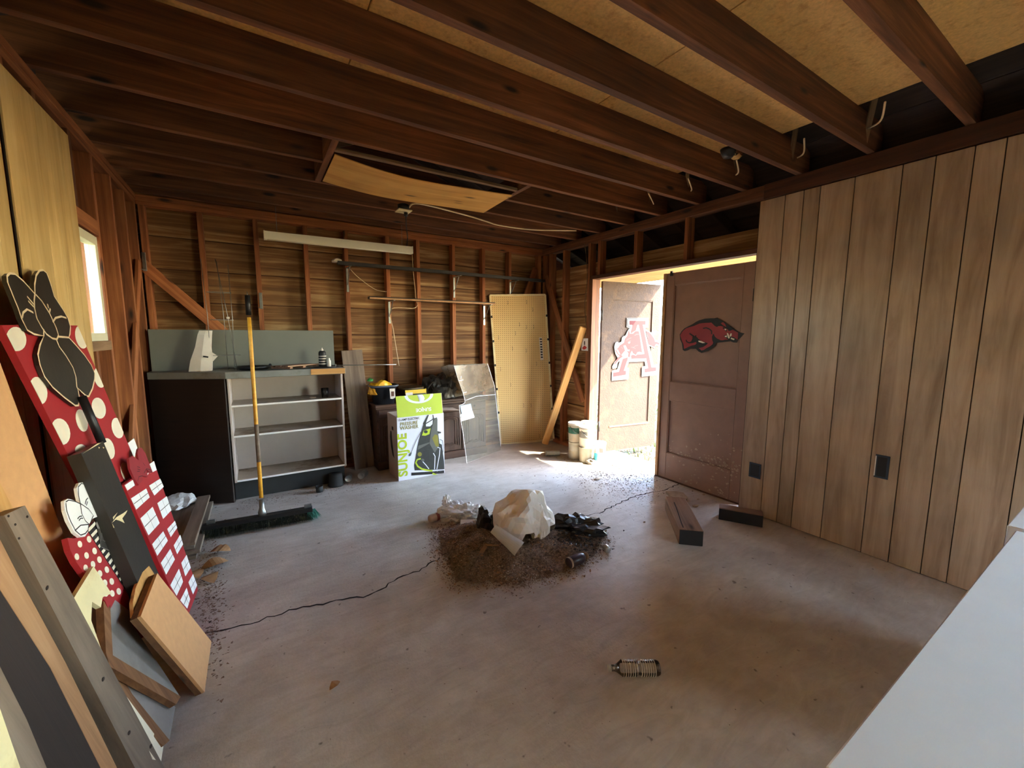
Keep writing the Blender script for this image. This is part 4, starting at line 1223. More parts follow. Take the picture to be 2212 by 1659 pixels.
r = thing('black_tub', 'black plastic tub with a white label on the left end of the sideboard', 'tub', (1.13, 4.38, T1))
bm = bmesh.new()
prev = None
N = 28
prof = [(.105, .085, 0), (.125, .10, .17), (.14, .115, .172), (.142, .117, .198), (.132, .108, .198), (.12, .095, .172), (.10, .08, .006)]
rings = [[bm.verts.new((a * (abs(math.cos(t)) ** .6) * math.copysign(1, math.cos(t)), b * (abs(math.sin(t)) ** .6) * math.copysign(1, math.sin(t)), z)) for t in (2 * math.pi * k / N for k in range(N))] for a, b, z in prof]
for a, b in zip(rings, rings[1:]):
    for k in range(N): bm.faces.new((a[k], a[(k + 1) % N], b[(k + 1) % N], b[k]))
bm.faces.new(rings[0][::-1]); bm.faces.new(rings[-1])
bm.faces.ensure_lookup_table()
put('tub_body', bm, M['tubplastic'], r, Matrix.Translation((1.14, 4.385, T1)), True)
tube('rim', [V((1.14, 4.385, T1 + .19)) + V((.145 * (abs(math.cos(t)) ** .6) * math.copysign(1, math.cos(t)), .12 * (abs(math.sin(t)) ** .6) * math.copysign(1, math.sin(t)), 0)) for t in (2 * math.pi * k / 28 for k in range(29))], .007, M['tubgrey'], r)
PT = Plane((0, 4.265, 0), (0, 0, 1), (1, 0, 0))
lb = [(T1 + .06, 1.175), (T1 + .165, 1.17), (T1 + .165, 1.225), (T1 + .07, 1.228), (T1 + .055, 1.20)]
slab('label', PT, [(a, b * PT.v.x) for a, b in lb], .002, M['paper'], r, .008, False)
slab('label_picture', PT, [(a, b * PT.v.x) for a, b in [(T1 + .085, 1.185), (T1 + .135, 1.185), (T1 + .135, 1.215), (T1 + .085, 1.215)]], .0005, M['rust'], r, .0088, False)
r = thing('yellow_bag', 'yellow and orange plastic bag with a green corner stuffed in the black tub', 'bag', (1.1, 4.37, T1 + .15))
crumple('bag_body', (1.10, 4.37, T1 + .10), (.125, .075, .11), M['soilbag'], r, 3, .3, 2.)
crumple('green_corner', (1.0, 4.35, T1 + .245), (.035, .03, .025), M['green'], r, 6, .3, 2., 2)
r = thing('brown_pot', 'wide brown plastic pot on the sideboard behind the yellow battery box', 'pot', (1.46, 4.38, T1))
lathe('pot_body', [(0, 0), (.09, 0), (.125, .12), (.137, .122), (.14, .15), (.13, .15), (.115, .12), (.085, .01), (0, .01)], M['brownpot'], r, loc=(1.46, 4.445, T1), seg=28)
for k, (mt, lb) in enumerate((('plum', 'dark plum crumpled scrap inside the brown pot'), ('rust', 'red brown crumpled scrap inside the brown pot'), ('bluebox', 'dark blue crumpled scrap inside the brown pot'), ('canred', 'pinkish crumpled scrap inside the brown pot'))):
    tag(crumple('scrap', (1.40 + .04 * k, 4.44 + .02 * math.sin(k * 2), T1 + .115), (.03, .03, .022), M[mt], None, k + 20, .3, 2., 1), lb, 'scrap', 'crumpled scraps in the brown pot')
r = thing('battery_box', 'yellow and black printed carton on the sideboard behind the green flap', 'carton', (1.45, 4.25, T1))
# carton stands in front of the pot
bx('carton', (1.34, 4.274, T1), (1.57, 4.298, T1 + .135), M['charcoal'], r)
bx('yellow_band', (1.339, 4.2728, T1 + .092), (1.571, 4.2738, T1 + .134), M['yellowprint'], r, 0)
bx('yellow_foot', (1.339, 4.2728, T1 + .002), (1.571, 4.2738, T1 + .042), M['yellowprint'], r, 0)
bx('yellow_side', (1.5705, 4.275, T1), (1.5735, 4.298, T1 + .14), M['yellowprint'], r, 0)
bx('pink_badge', (1.345, 4.2716, T1 + .075), (1.42, 4.2726, T1 + .108), M['paper'], r, 0)
r = thing('black_bag', 'limp black bag slumped on the right of the sideboard', 'bag', (1.80, 4.40, T1))
crumple('bag_body', (1.80, 4.40, T1), (.20, .12, .22), M['bagblack'], r, 12, .38, 1.5, 4)
tube('strap', smoothpts([(1.62, 4.34, T1 + .02), (1.60, 4.31, T1 + .12), (1.66, 4.30, T1 + .2), (1.72, 4.33, T1 + .16)]), .007, M['bagblack'], r)

# pressure washer carton
r = thing('pressure_washer_box', 'open white and lime green pressure washer carton with printed machine picture', 'box', (1.36, 4.02, 0))
X0, X1, Y0, Y1, H = 1.122, 1.602, 3.865, 4.20, .635
bx('front_panel', (X0, Y0, .002), (X1, Y0 + .006, H), M['boxlilac'], r, .001)
bx('rear_panel', (X0, Y1 - .006, .002), (X1, Y1, H), M['cardboard'], r, .001)
bx('left_panel', (X0, Y0 + .0065, .002), (X0 + .006, Y1 - .0065, H), M['cardboard'], r, .001)
bx('right_panel', (X1 - .006, Y0 + .0065, .002), (X1, Y1 - .0065, H), M['cardboard'], r, .001)
bx('bottom', (X0 + .0065, Y0 + .0065, .002), (X1 - .0065, Y1 - .0065, .008), M['cardboard'], r, .001)
PB = Plane((0, Y0, 0), (0, 0, 1), (1, 0, 0))     # front face; v may be flipped
sv = PB.v.x
BF = lambda pts: [(a[0], a[1]) for a in PB.poly([(820 + x * .12658, 840 + y * .12658) for x, y in pts])]
# front flap folded upward, leaning back a little
fm = basis(V((1, 0, 0)), V((0, .16, 1)).normalized(), V((0, -1, .16)).normalized(), V((X0 + .235, Y0 + .012, H + .1)))
fp = put('front_flap', box_bm(.462, .205, .004, .001), M['lime'], r, fm)
put('flap_edge', box_bm(.004, .205, .0045, 0), M['cream'], r, fm @ Matrix.Translation((.2335, 0, 0)))
text('flap_word', 'SUNJOE', .048, M['offwhite'], fp, fm @ Matrix.Translation((.035, -.048, .0024)) @ Matrix.Rotation(math.pi, 4, 'Z'), .95, bold=.001)
# half ring logo on the flap
bm = bmesh.new()
prev = None
for q in range(25):
    a = math.pi + math.pi * q / 24
    p = [bm.verts.new((math.cos(a) * rr_ * 1.75, math.sin(a) * rr_, 0)) for rr_ in (.066, .084)]
    if prev: bm.faces.new((prev[0], prev[1], p[1], p[0]))
    prev = p
for f in bm.faces:
    f.normal_update()
    if f.normal.z < 0: f.normal_flip()
put('logo_ring', bm, M['boxlilac'], fp, fm @ Matrix.Translation((.0, .101, .0028)))
bm = bmesh.new()
bm.faces.new([bm.verts.new((x, y, 0)) for x, y in [(-.03, 0), (-.005, -.012), (.005, -.035), (-.01, -.07), (.03, -.068), (.045, -.04), (.035, -.012), (.02, 0)]])
bmesh.ops.triangulate(bm, faces=bm.faces)
for f in bm.faces:
    f.normal_update()
    if f.normal.z < 0: f.normal_flip()
put('logo_swirl', bm, M['boxlilac'], fp, fm @ Matrix.Translation((.01, .1015, .0028)))
# side flap sticking out right, and left one folded
put('side_flap', box_bm(.20, .16, .004, .001), M['cardboard'], r, Matrix.Translation((X1 + .09, Y0 + .12, H + .012)) @ Matrix.Rotation(.08, 4, 'Y'))
PL = Plane((X0, 0, 0), (0, 0, 1), (0, -1, 0))
put('handle_slot', lathe_bm := box_bm(.0012, .05, .035, 0), M['groove'], r, Matrix.Translation((X0 - .0007, 4.02, .50)))
# torn dark hole in the left panel
bm = bmesh.new()
bm.faces.new([bm.verts.new((0, y, z)) for y, z in [(4.06, .46), (4.10, .46), (4.12, .40), (4.10, .30), (4.05, .22), (3.99, .20), (4.02, .28), (4.05, .38)]])
for f in bm.faces:
    f.normal_update()
    if f.normal.x > 0: f.normal_flip()
bmesh.ops.translate(bm, vec=(X0 - .0006, 0, 0), verts=bm.verts)
put('torn_hole', bm, M['groove'], r)
fmx = lambda px, py: PB.w(*BF([(px, py)])[0], .0012)
fb = lambda p, rot=0.: basis(V((1, 0, 0)), V((0, 0, 1)), V((0, -1, 0)), p) @ Matrix.Rotation(rot, 4, 'Z')
text('print_small_line', '13-AMP ELECTRIC', .030, M['ink'], r, fb(fmx(498, 518)), .93, bold=.0004)
text('print_line', 'PRESSURE', .044, M['olive'], r, fb(fmx(500, 590)), .92, bold=.0008)
text('print_line', 'WASHER', .050, M['olive'], r, fb(fmx(505, 658)), .92, bold=.0008)
text('print_brand_word', 'SUNJOE', .125, M['lime'], r, fb(fmx(400, 1130), math.pi / 2), .98, bold=.004)
bgp = lambda name, pts, m, off=.001: decal(name, PB, BF(pts), M[m], r, off)
bgp('print_banner', [(540, 1430), (900, 1410), (1100, 1385), (1100, 1440), (800, 1462), (540, 1480)], 'ink')
bgp('machine_silhouette', [(975, 485), (985, 520), (985, 720), (1050, 735), (1045, 755), (1000, 765), (1020, 930), (1060, 950), (1100, 1250), (1105, 1370), (940, 1380), (600, 1390), (590, 1300), (610, 1200), (650, 960), (700, 760), (745, 610), (740, 590), (820, 445), (840, 445), (790, 580), (915, 510), (900, 445), (915, 445), (930, 510)], 'charcoal', .0016)
bgp('machine_gap', [(790, 600), (905, 530), (900, 600), (860, 640), (790, 640)], 'boxlilac', .0024)
bgp('machine_side', [(975, 490), (985, 720), (1000, 780), (1010, 980), (940, 1090), (850, 930), (880, 700), (910, 600), (930, 520)], 'midgrey', .0024)
bgp('machine_lime_panel', [(940, 775), (990, 790), (1010, 980), (960, 985), (895, 840)], 'olive', .0032)
bgp('machine_lime_head', [(750, 710), (870, 670), (850, 770), (780, 800), (720, 795)], 'lime', .0024)
decal('machine_dial', PB, BF(ell(785, 730, 34, 26)), M['charcoal'], r, .0032)
bgp('machine_stripe', [(660, 970), (850, 910), (840, 935), (650, 1040)], 'midgrey', .0024)
decal('machine_port', PB, BF(ell(683, 1115, 36, 38)), M['olive'], r, .0024)
decal('machine_port', PB, BF(ell(735, 1215, 26, 24)), M['midgrey'], r, .0032)
ribbon('machine_hose', PB, [BF([(700, 1190), (640, 1205), (615, 1260), (650, 1320), (720, 1365), (800, 1385), (900, 1400)]), BF([(900, 1440), (960, 1465), (1020, 1475)])], .016, M['lime'], r, .004, multi=True)
ribbon('machine_tubes', PB, [BF([(735, 1240), (790, 1300), (840, 1365)]), BF([(915, 1095), (945, 1150), (935, 1370)]), BF([(985, 995), (1030, 1010), (1020, 1120), (975, 1370)])], .008, M['boxlilac'], r, .0036, multi=True)
ribbon('spray_lance', PB, [BF([(700, 735), (620, 890), (535, 1090)]), BF([(1020, 860), (1070, 880), (1090, 1000), (1080, 1080)])], .006, M['midgrey'], r, .0036, multi=True)
decal('lance_tip', PB, BF([(530, 1090), (550, 1085), (530, 1140), (500, 1150), (500, 1120)]), M['midgrey'], r, .0032)
ribbon('machine_vents', PB, [BF([(735, y), (845, y - 16)]) for y in range(1070, 1260, 22)], .003, M['ink'], r, .0032, multi=True)
text('print_model', 'SPX2688', .022, M['offwhite'], r, fb(fmx(1035, 1394)), 1, bold=.0006)

# clear acrylic sheets leaning in front of the sideboard
A, B = fl(1009, 1000), fl(1081, 973)
PX = Plane(A, V((0, 0, 1)) + V((-(B - A).y, (B - A).x, 0)).normalized() * .07, B - A)
G = lambda pts: PX.poly([(740 + .18087 * x, 760 + .18083 * y) for x, y in pts])
r = thing('acrylic_sheet', 'clear scuffed plastic sheet with notched side leaning on the sideboard', 'plastic sheet', ((A + B) / 2).to_tuple())
slab('sheet', PX, G([(1330, 165), (1500, 150), (1730, 140), (1755, 190), (1815, 410), (1840, 560), (1890, 1130), (1885, 1180), (1485, 1332), (1440, 980), (1400, 760), (1392, 640), (1440, 625), (1466, 600), (1455, 560), (1435, 480), (1380, 330)]), .004, M['plexi'], r)
ribbon('bright_edge', PX, [G([(1330, 165), (1380, 330), (1435, 480), (1460, 570), (1462, 605), (1440, 625), (1392, 640), (1402, 760), (1440, 980), (1485, 1330)]), G([(1485, 1330), (1885, 1180)]), G([(1470, 580), (1600, 530), (1830, 510)]), G([(1730, 140), (1815, 410), (1890, 1130)])], .005, M['offwhite'], r, .001, multi=True)
slab('upper_film', PX, G([(1334, 170), (1725, 146), (1815, 420), (1660, 465), (1450, 520), (1380, 330)]), .0008, M['plexidirty'], r, .002, False)
slab('blue_label', PX, G([(1400, 645), (1527, 620), (1545, 700), (1422, 740)]), .001, M['bluepaper'], r, .005, False)
slab('white_label', PX, G([(1410, 745), (1550, 705), (1575, 780), (1420, 830)]), .001, M['film'], r, .0025, False)
ribbon('tape_marks', PX, [G([(1390, 345), (1440, 335)]), G([(1415, 290), (1410, 320)]), G([(1440, 490), (1480, 480)]), G([(1425, 825), (1570, 782)])], .006, M['offwhite'], r, .003, multi=True)
PY = Plane((0, PX.o.y + .22, 0), (0, .12, 1), (1, 0, 0))
G2 = lambda pts: PY.poly([(740 + .18087 * x, 760 + .18083 * y) for x, y in pts])
r = thing('smoked_sheet', 'dirty brown tinted plastic sheet tilted behind the clear one', 'plastic sheet', (1.85, 4.25, .7))
slab('sheet', PY, G2([(1175, 185), (1270, 155), (1700, 140), (1700, 470), (1450, 520), (1355, 538), (1330, 515), (1260, 370)]), .004, M['plexidirty'], r, 0, False)

# pegboard
A, B = fl(1082, 959.6), V((3.31, 4.30, 0))
PG = Plane(A, V((0, 0, 1)) + V((-(B - A).y, (B - A).x, 0)).normalized() * .03, B - A)
Q = PG.poly([(1058, 638), (1177.5, 636.7), (1196, 949.5), (1082, 959.6)])
r = thing('pegboard', 'tall tan pegboard with aluminium frame leaning in the back corner', 'pegboard', ((A + B) / 2).to_tuple())
slab('board', PG, Q, .006, M['peg'], r)
for k in range(4):
    a, b = Q[k], Q[(k + 1) % 4]
    beam('frame_bar', PG.w(*a, .002), PG.w(*b, .002), .022, .016, M['cream'], r, up=PG.n, bev=.001)
for (a, b) in ((Q[0], Q[3]), (Q[1], Q[2])):
    for t in (.14, .30, .46, .62, .78):
        p = PG.w(*lerp2(a, b, t), .012)
        if a is Q[1]: p += PG.v * 0
        put('clip', box_bm(.028, .02, .012, .001), M['blk'], r, basis(PG.u, PG.v, PG.n, p))
z2 = lambda x, y: (1020 + x * .2532, 600 + y * .2532)
for x, y in [(300, 200), (460, 195), (512, 260), (400, 385), (458, 408), (520, 405), (365, 460), (222, 495), (340, 590), (457, 608), (545, 720), (240, 765), (325, 900), (435, 1075), (497, 1075), (570, 1335)]:
    p = PG.w(*PG.uv(*z2(x, y)), .001)
    tube('hook', [p, p + PG.n * .03, p + PG.n * .032 - PG.u * .03, p + PG.n * .02 - PG.u * .045], .0022, M['darkmetal'], r, 5)
lab = PG.poly([z2(570, 510), z2(595, 510), z2(608, 700), z2(583, 703)])
decal('side_label', PG, lab, M['paper'], r, .001)
merged('label_print', PG, [PG.poly([z2(576 + q * 1.2, 518 + q * 22), z2(594 + q * 1.2, 518 + q * 22), z2(595 + q * 1.2, 530 + q * 22), z2(577 + q * 1.2, 530 + q * 22)]) for q in range(8)], M['ink'], r, .002)

# fresh post leaning in the corner
r = thing('leaning_post', 'fresh orange pine post leaning against the right wall stud', 'post', (3.11, 4.16, 0))
beam('post', (3.11, 4.155, .03), (3.30, 3.69, 1.52), .085, .04, M['yellowwood'], r, up=(-.4, -1, 0), bev=.01)

# =================================================================== BACK WALL HARDWARE
def bracket(x, y, z, arm=.2, drop=.24):
    r = thing('shelf_bracket', '', 'bracket', (x, YB, z), 'metal shelf brackets on the back wall studs')
    beam('upright', (x, YB - .006, z - drop), (x, YB - .006, z), .022, .006, M['metal'], r, up=(0, 1, 0))
    beam('arm', (x, YB - .004, z - .004), (x, YB - arm, z - .004), .022, .006, M['metal'], r)
    beam('brace', (x, YB - .01, z - drop * .7), (x, YB - arm * .7, z - .012), .008, .008, M['metal'], r)
    return r


for x, z, s_ in ((.86, 2.10, 'first from the left under the upper shelf rail'), (2.05, 2.10, 'in the middle under the upper shelf rail'), (2.83, 2.10, 'right above the pegboard under the upper shelf rail'),
                 (1.28, 1.785, 'at the left end of the lower shelf rail'), (2.45, 1.785, 'at the right end of the lower shelf rail beside the pegboard')):
    bracket(x, 0, z)['label'] = 'grey metal bracket ' + s_
r = thing('upper_shelf_rail', 'long thin dark shelf rail high on the back wall', 'shelf rail', (2, 4.45, 2.1))
bx('rail', (.74, 4.37, 2.102), (3.24, 4.42, 2.122), M['darkmetal'], r)
bx('lip', (.74, 4.365, 2.102), (3.24, 4.3695, 2.135), M['darkmetal'], r, .001)
r = thing('lower_shelf_rail', 'shorter shelf rail with pale front lip ending at the pegboard', 'shelf rail', (1.75, 4.45, 1.79))
bx('rail', (1.03, 4.37, 1.787), (2.50, 4.45, 1.812), M['darkmetal'], r)
bx('lip', (1.03, 4.362, 1.785), (2.50, 4.3695, 1.802), M['dooredge'], r, .001)
tag(crumple('rag', (.74, 4.41, 2.123), (.05, .035, .03), M['paper'], None, 31, .4, 2., 2), 'crumpled pale rag on the left tip of the upper shelf rail', 'rag')
for nm, x, y, z, lbl in (('metal_strap', .085, YB - .006, 1.72, 'small metal strap on the second stud left of the lamp'), ('metal_strap', -.72, YB - .012, 2.0, 'metal strap high in the back left corner')):
    r = thing(nm, lbl, 'strap', (x, y, z))
    beam('plate', (x, y, z - .06), (x, y, z + .09), .026, .006, M['metal'], r, up=(0, 1, 0))
    beam('hook', (x, y - .004, z - .05), (x - .02, y - .03, z - .05), .02, .005, M['metal'], r)
r = thing('black_tube', 'short black rubber tube hanging on the wall above the broom handle', 'tube', (.0, YB - .03, 1.66))
tube('sleeve', [(-.02, YB - .02, 1.60), (-.02, YB - .02, 1.78)], .022, M['blk'], r)
tube('hanger', [(-.02, YB - .02, 1.78), (-.02, YB - .005, 1.81)], .004, M['metal'], r)

# fluorescent lamp
LAMP = r = thing('strip_lamp', 'long white fluorescent strip lamp, unlit, hanging below the joists', 'lamp', (.9, 4.45, 2.33))
F0, F1 = ony(571, 508, 4.40), ony(889, 541, 4.40)
beam('housing', F0 + V((0, 0, .012)), F1 + V((0, 0, .012)), .06, .045, M['tubewhite'], r)
beam('reflector', F0 + V((0, -.032, -.012)), F1 + V((0, -.032, -.012)), .004, .05, M['tubewhite'], r)
beam('reflector', F0 + V((0, .032, -.012)), F1 + V((0, .032, -.012)), .004, .05, M['tubewhite'], r)
tube('tube', [F0 + V((.02, -.012, -.03)), F1 + V((-.02, -.012, -.03))], .015, M['tubewhite'], r, 12)
for p, s_ in ((F0, -1), (F1, 1)):
    beam('end_cap', p + V((-.004 * s_, 0, 0)), p + V((.006 * s_, 0, 0)), .07, .075, M['tubewhite'], r)
    tube('hanging_chain', [p + V((-.1 * s_, 0, .03)), V((p.x - .1 * s_, p.y, HP + .01))], .002, M['metal'], r, 5)
r = thing('junction_box', 'round grey junction box with a pale cover under the ceiling joist', 'junction box', (1.2, 3.70, HP))
jx, jy_ = 1.19, 3.70
lathe('box', [(0, 0), (.045, 0), (.05, .01), (.05, .045), (.03, .055), (0, .055)], M['darkmetal'], r, loc=(jx, jy_, HP - .045))
bx('cover', (jx - .06, jy_ - .06, HP - .055), (jx + .06, jy_ + .06, HP - .046), M['cream'], r)
lathe('cord_plug', [(0, 0), (.016, 0), (.018, .03), (0, .03)], M['blk'], r, loc=(jx + .02, jy_, HP - .09), seg=12)
tube('cord', smoothpts([(jx + .02, jy_, HP - .09), (jx + .06, jy_ + .12, HP - .14), (jx + .16, jy_ + .4, HP - .16), (F1.x - .05, F1.y - .03, F1.z + .12), F1 + V((-.05, 0, .04))]), .005, M['blk'], LAMP)
cb = [(905, 440), (1000, 463), (1050, 478), (1080, 487), (1150, 496), (1245, 498)]
tag(tube('ceiling_cable', smoothpts([V((jx + .05, jy_, HP - .012))] + [fl(px, py, HP - .012) for px, py in cb]), .007, M['cable']), 'pale cable running under the joists from the junction box to the corner', 'cable')
tag(tube('wall_cable', smoothpts([ony(px, py, 4.50) for px, py in ((890, 546), (893, 590), (898, 640), (897, 665), (845, 668), (850, 715), (862, 790))]), .004, M['cable']), 'thin pale cable hanging down from the strip lamp', 'cable')
tag(tube('string', smoothpts([ony(px, py, 4.46) for px, py in ((757, 582), (775, 600), (810, 625), (835, 630))]), .003, M['cable']), 'short pale string tied between the shelf rails', 'string')
tag(tube('corner_cable', smoothpts([onx(px, py, 3.325) for px, py in ((1262, 525), (1267, 560), (1268, 610), (1263, 660), (1267, 710))]), .004, M['frame2']), 'thin cable hanging down the stud left of the doorway', 'cable')
r = thing('door_tag', 'small white tag with a red emblem hanging left of the doorway', 'tag', (3.34, 3.69, 1.3))
PTG = Plane((3.32, 0, 0), (0, 0, 1), (0, 1, 0))
tq = PTG.poly([(1256, 731), (1270, 731), (1270, 758), (1256, 757)])
slab('card', PTG, tq, .003, M['offwhite'], r, 0, False)
decal('red_mark', PTG, PTG.poly([(1258, 751), (1263, 746), (1268, 751), (1264, 755), (1259, 755)]), M['red'], r, .001)
decal('black_mark', PTG, PTG.poly([(1262, 737), (1264, 737), (1264, 745), (1262, 745)]), M['ink'], r, .001)
# attic hatch panel, sagging
bm = bmesh.new()
NX, NY = 16, 4
c4 = [V((.505, 2.90, HP - .004)), V((1.835, 2.93, HP - .004)), V((1.865, 3.475, HP - .004)), V((.505, 3.43, HP - .004))]
rows = []
for i in range(NX + 1):
    rw = []
    for j in range(NY + 1):
        s_, t_ = i / NX, j / NY
        p = (c4[0].lerp(c4[1], s_)).lerp(c4[3].lerp(c4[2], s_), t_)
        p = p.copy(); p.z -= .045 * math.sin(math.pi * s_) * (1 - .3 * t_) + .008 * math.sin(7 * s_)
        rw.append(bm.verts.new(p))
    rows.append(rw)
for a, b in zip(rows, rows[1:]):
    for j in range(NY): bm.faces.new((a[j], a[j + 1], b[j + 1], b[j]))
bmesh.ops.recalc_face_normals(bm, faces=bm.faces)
ext = bmesh.ops.solidify(bm, geom=bm.faces[:], thickness=.006)
bmesh.ops.recalc_face_normals(bm, faces=bm.faces)
tag(put('hatch_panel', bm, M['ply']), 'sagging orange plywood hatch panel in the joist ceiling', 'hatch')
r = thing('lamp_holder', 'broken ceramic lamp holder with bare clear bulb between the joists', 'lamp holder', (2.75, 1.66, 2.56))
lathe('holder', [(0, 0), (.03, 0), (.045, .03), (.05, .05), (0, .05)], M['blk'], r, loc=(2.70, 1.66, HP + .03))
crumple('bulb', (2.76, 1.64, HP + .02), (.04, .04, .035), M['petg'], r, 2, .05, 1., 2, False)
for y, x_, w_ in ((.88, 2.9, 'in the bay nearest the viewer'), (1.30, 3.0, 'in the second bay from the viewer'), (1.70, 2.95, 'in the bay with the bare bulb'), (2.10, 2.98, 'in the bay just beyond the bare bulb'), (2.50, 3.0, 'in the farthest boarded bay')):
    tag(tube('loose_wire', smoothpts([(x_, y + .05, HP + .10), (x_ + .12, y + .10, HP + .06), (x_ + .25, y + .2, HP + .09)]), .005, M['cable']), 'short pale wire above the right wall, ' + w_, 'wire', 'short wires between the joists')
# outlets
for nm, y0_, y1_, z0_, z1_, lbl in (('wall_outlet', .855, .925, .53, .68, 'dark open outlet box in the middle of the right panelling'), ('wall_outlet', 1.61, 1.70, .30, .42, 'dark open outlet box low beside the door')):
    r = thing(nm, lbl, 'outlet', (XR - .012, (y0_ + y1_) / 2, z0_))
    bx('box', (XR - .0165, y0_, z0_), (XR - .0125, y1_, z1_), M['bluebox'], r, .001)
    bx('recess', (XR - .018, y0_ + .012, z0_ + .012), (XR - .0168, y1_ - .012, z1_ - .012), M['blk'], r, .0005)
    if y0_ < 1: bx('plate_edge', (XR - .0185, y1_ - .005, z0_ + .01), (XR - .0168, y1_, z1_ - .01), M['offwhite'], r, .0005)

# =================================================================== PAINT BUCKETS BY THE DOOR
def bucket(name, label, loc, r0, h, bodym, labelm=None, lid=None, handle=True, seg=24):
    r = thing(name, label, 'bucket', loc, None)
    lathe('bucket_body', [(0, 0), (r0 * .9, 0), (r0 * .92, .004), (r0, h * .98), (r0 * 1.05, h * .98), (r0 * 1.05, h), (r0 * .95, h), (0, h * .985)], bodym, r, loc=loc, seg=seg)
    if labelm:
        lathe('label', [(r0 * .935, h * .25), (r0 * .995, h * .85)], labelm, r, loc=loc, seg=seg, caps=False)
    if lid:
        lathe('lid', [(0, h + .001), (r0 * 1.02, h + .001), (r0 * 1.08, h + .006), (r0 * 1.06, h + .02), (r0 * .95, h + .016), (0, h + .014)], lid, r, loc=loc, seg=seg)
    if handle:
        L = V(loc)
        tube('wire_handle', [L + V((-r0 * 1.02, -.01, h * .9)), L + V((-r0 * .8, -r0 * .85, h * .62)), L + V((0, -r0 * 1.12, h * .48)), L + V((r0 * .85, -r0 * .75, h * .62)), L + V((r0 * 1.02, 0, h * .9))], .003, M['metal'], r, 6)
    return r


bucket('paint_bucket', 'dented cream paint bucket with green label, lower left of the pile by the door', (3.10, 3.56, .001), .075, .20, M['paintwhite'], M['paintwhite'], None, False)
bucket('paint_bucket', 'wide lidded bucket with green band stacked upper left', (3.10, 3.56, .203), .082, .20, M['paintwhite'], M['paintgreen'], M['white'])
bucket('paint_bucket', 'cream bucket at the bottom front of the pile', (3.13, 3.40, .001), .08, .17, M['paintwhite'], None, None, False)
bucket('paint_bucket', 'tall white bucket with wire handle stacked on the front one', (3.14, 3.41, .173), .085, .21, M['white'], M['paintwhite'], M['white'])
bucket('paint_bucket', 'green labelled bucket standing at the back on its own support', (3.27, 3.53, .202), .08, .20, M['paintwhite'], M['paintgreen'], M['paintwhite'])
bucket('paint_bucket', 'plain bucket under the rear green labelled one', (3.27, 3.53, .001), .075, .20, M['paintwhite'], None, None, False)
r = bucket('white_jug', 'white jar with a red and black label at the right of the buckets', (3.34, 3.41, .001), .075, .17, M['offwhite'], None, M['offwhite'], False)
put('red_label', box_bm(.06, .002, .05, 0), M['canred'], r, Matrix.Translation((3.30, 3.343, .11)) @ Matrix.Rotation(-.5, 4, 'Z'))
r = thing('caulk_tube', 'white and cyan caulk tube standing in front of the buckets', 'tube', (3.18, 3.28, 0))
lathe('tube_body', [(0, 0), (.026, 0), (.026, .17), (.012, .175), (.006, .2), (0, .2)], M['offwhite'], r, loc=(3.18, 3.285, .001))
lathe('cyan_label', [(.0265, .02), (.0265, .12)], M['cyan'], r, loc=(3.18, 3.285, .001), caps=False)
r = thing('lying_tin', 'dusty white cylinder tin lying on its side left of the buckets', 'tin', (2.99, 3.72, 0))
lathe('tin_body', [(0, 0), (.032, 0), (.032, .005), (.030, .006), (.030, .16), (.032, .165), (0, .165)], M['paintwhite'], r, Mx=lying((2.86, 3.80, .001), (.9, -.45, 0), .033))
tag(crumple('rag', (3.12, 3.30, .001), (.07, .05, .045), M['dust'], None, 41, .4, 2., 3), 'grey rag on the floor under the front bucket', 'rag')

# =================================================================== BROOM
r = thing('push_broom', 'wide push broom with worn yellow handle standing on its bristles', 'broom', (-.02, 3.55, 0))
BL0, BR0 = V((-.38, 3.46, 0)), V((.31, 3.40, 0))
d = (BR0 - BL0).normalized()
beam('broom_block', BL0 + V((0, 0, .085)), BR0 + V((0, 0, .085)), .06, .03, M['blk'], r)
rnd = random.Random(2)
bm = bmesh.new()
for k in range(5200):
    t = rnd.random(); w = rnd.uniform(-.03, .03)
    p = BL0.lerp(BR0, t) + V((-d.y, d.x, 0)) * w
    q = p + V((rnd.uniform(-.015, .015), rnd.uniform(-.025, .012) + w * .5, 0))
    s_ = V((rnd.uniform(-1, 1), rnd.uniform(-1, 1), 0)) * .0022
    bm.faces.new([bm.verts.new(zz(p - s_, .072)), bm.verts.new(zz(p + s_, .072)), bm.verts.new(zz(q, rnd.uniform(.001, .01)))])
put('bristles', bm, M['bristle'], r)['kind'] = 'stuff'
bx('bristle_core', (-.36, 3.40, .012), (.29, 3.455, .07), M['bristle'], r) if False else beam('bristle_core', BL0 + V((.01, 0, .04)), BR0 + V((-.01, 0, .04)), .05, .058, M['bristle'], r)
bm = bmesh.new()
for k in range(500):
    p = BR0 + V((rnd.uniform(-.04, .02), rnd.uniform(-.035, .03), 0)); q = p + V((rnd.uniform(-.01, .05), rnd.uniform(-.03, .02), 0))
    s_ = V((rnd.uniform(-1, 1), rnd.uniform(-1, 1), 0)) * .0025
    bm.faces.new([bm.verts.new(zz(p - s_, .072)), bm.verts.new(zz(p + s_, .072)), bm.verts.new(zz(q, rnd.uniform(.001, .02)))])
put('teal_bristles', bm, M['teal'], r)['kind'] = 'stuff'
bm = bmesh.new()
for k in range(160):
    p = BL0.lerp(BR0, rnd.random()) + V((rnd.uniform(-.01, .01), -.035 + rnd.uniform(-.01, .01), rnd.uniform(.01, .07)))
    a = rnd.uniform(0, 6.28); L = rnd.uniform(.004, .016)
    e = V((math.cos(a) * L, 0, math.sin(a) * L))
    bm.faces.new([bm.verts.new(p), bm.verts.new(p + e), bm.verts.new(p + e * .5 + V((0, .001, .003)))])
put('dust_fluff', bm, M['dust'], r)['kind'] = 'stuff'
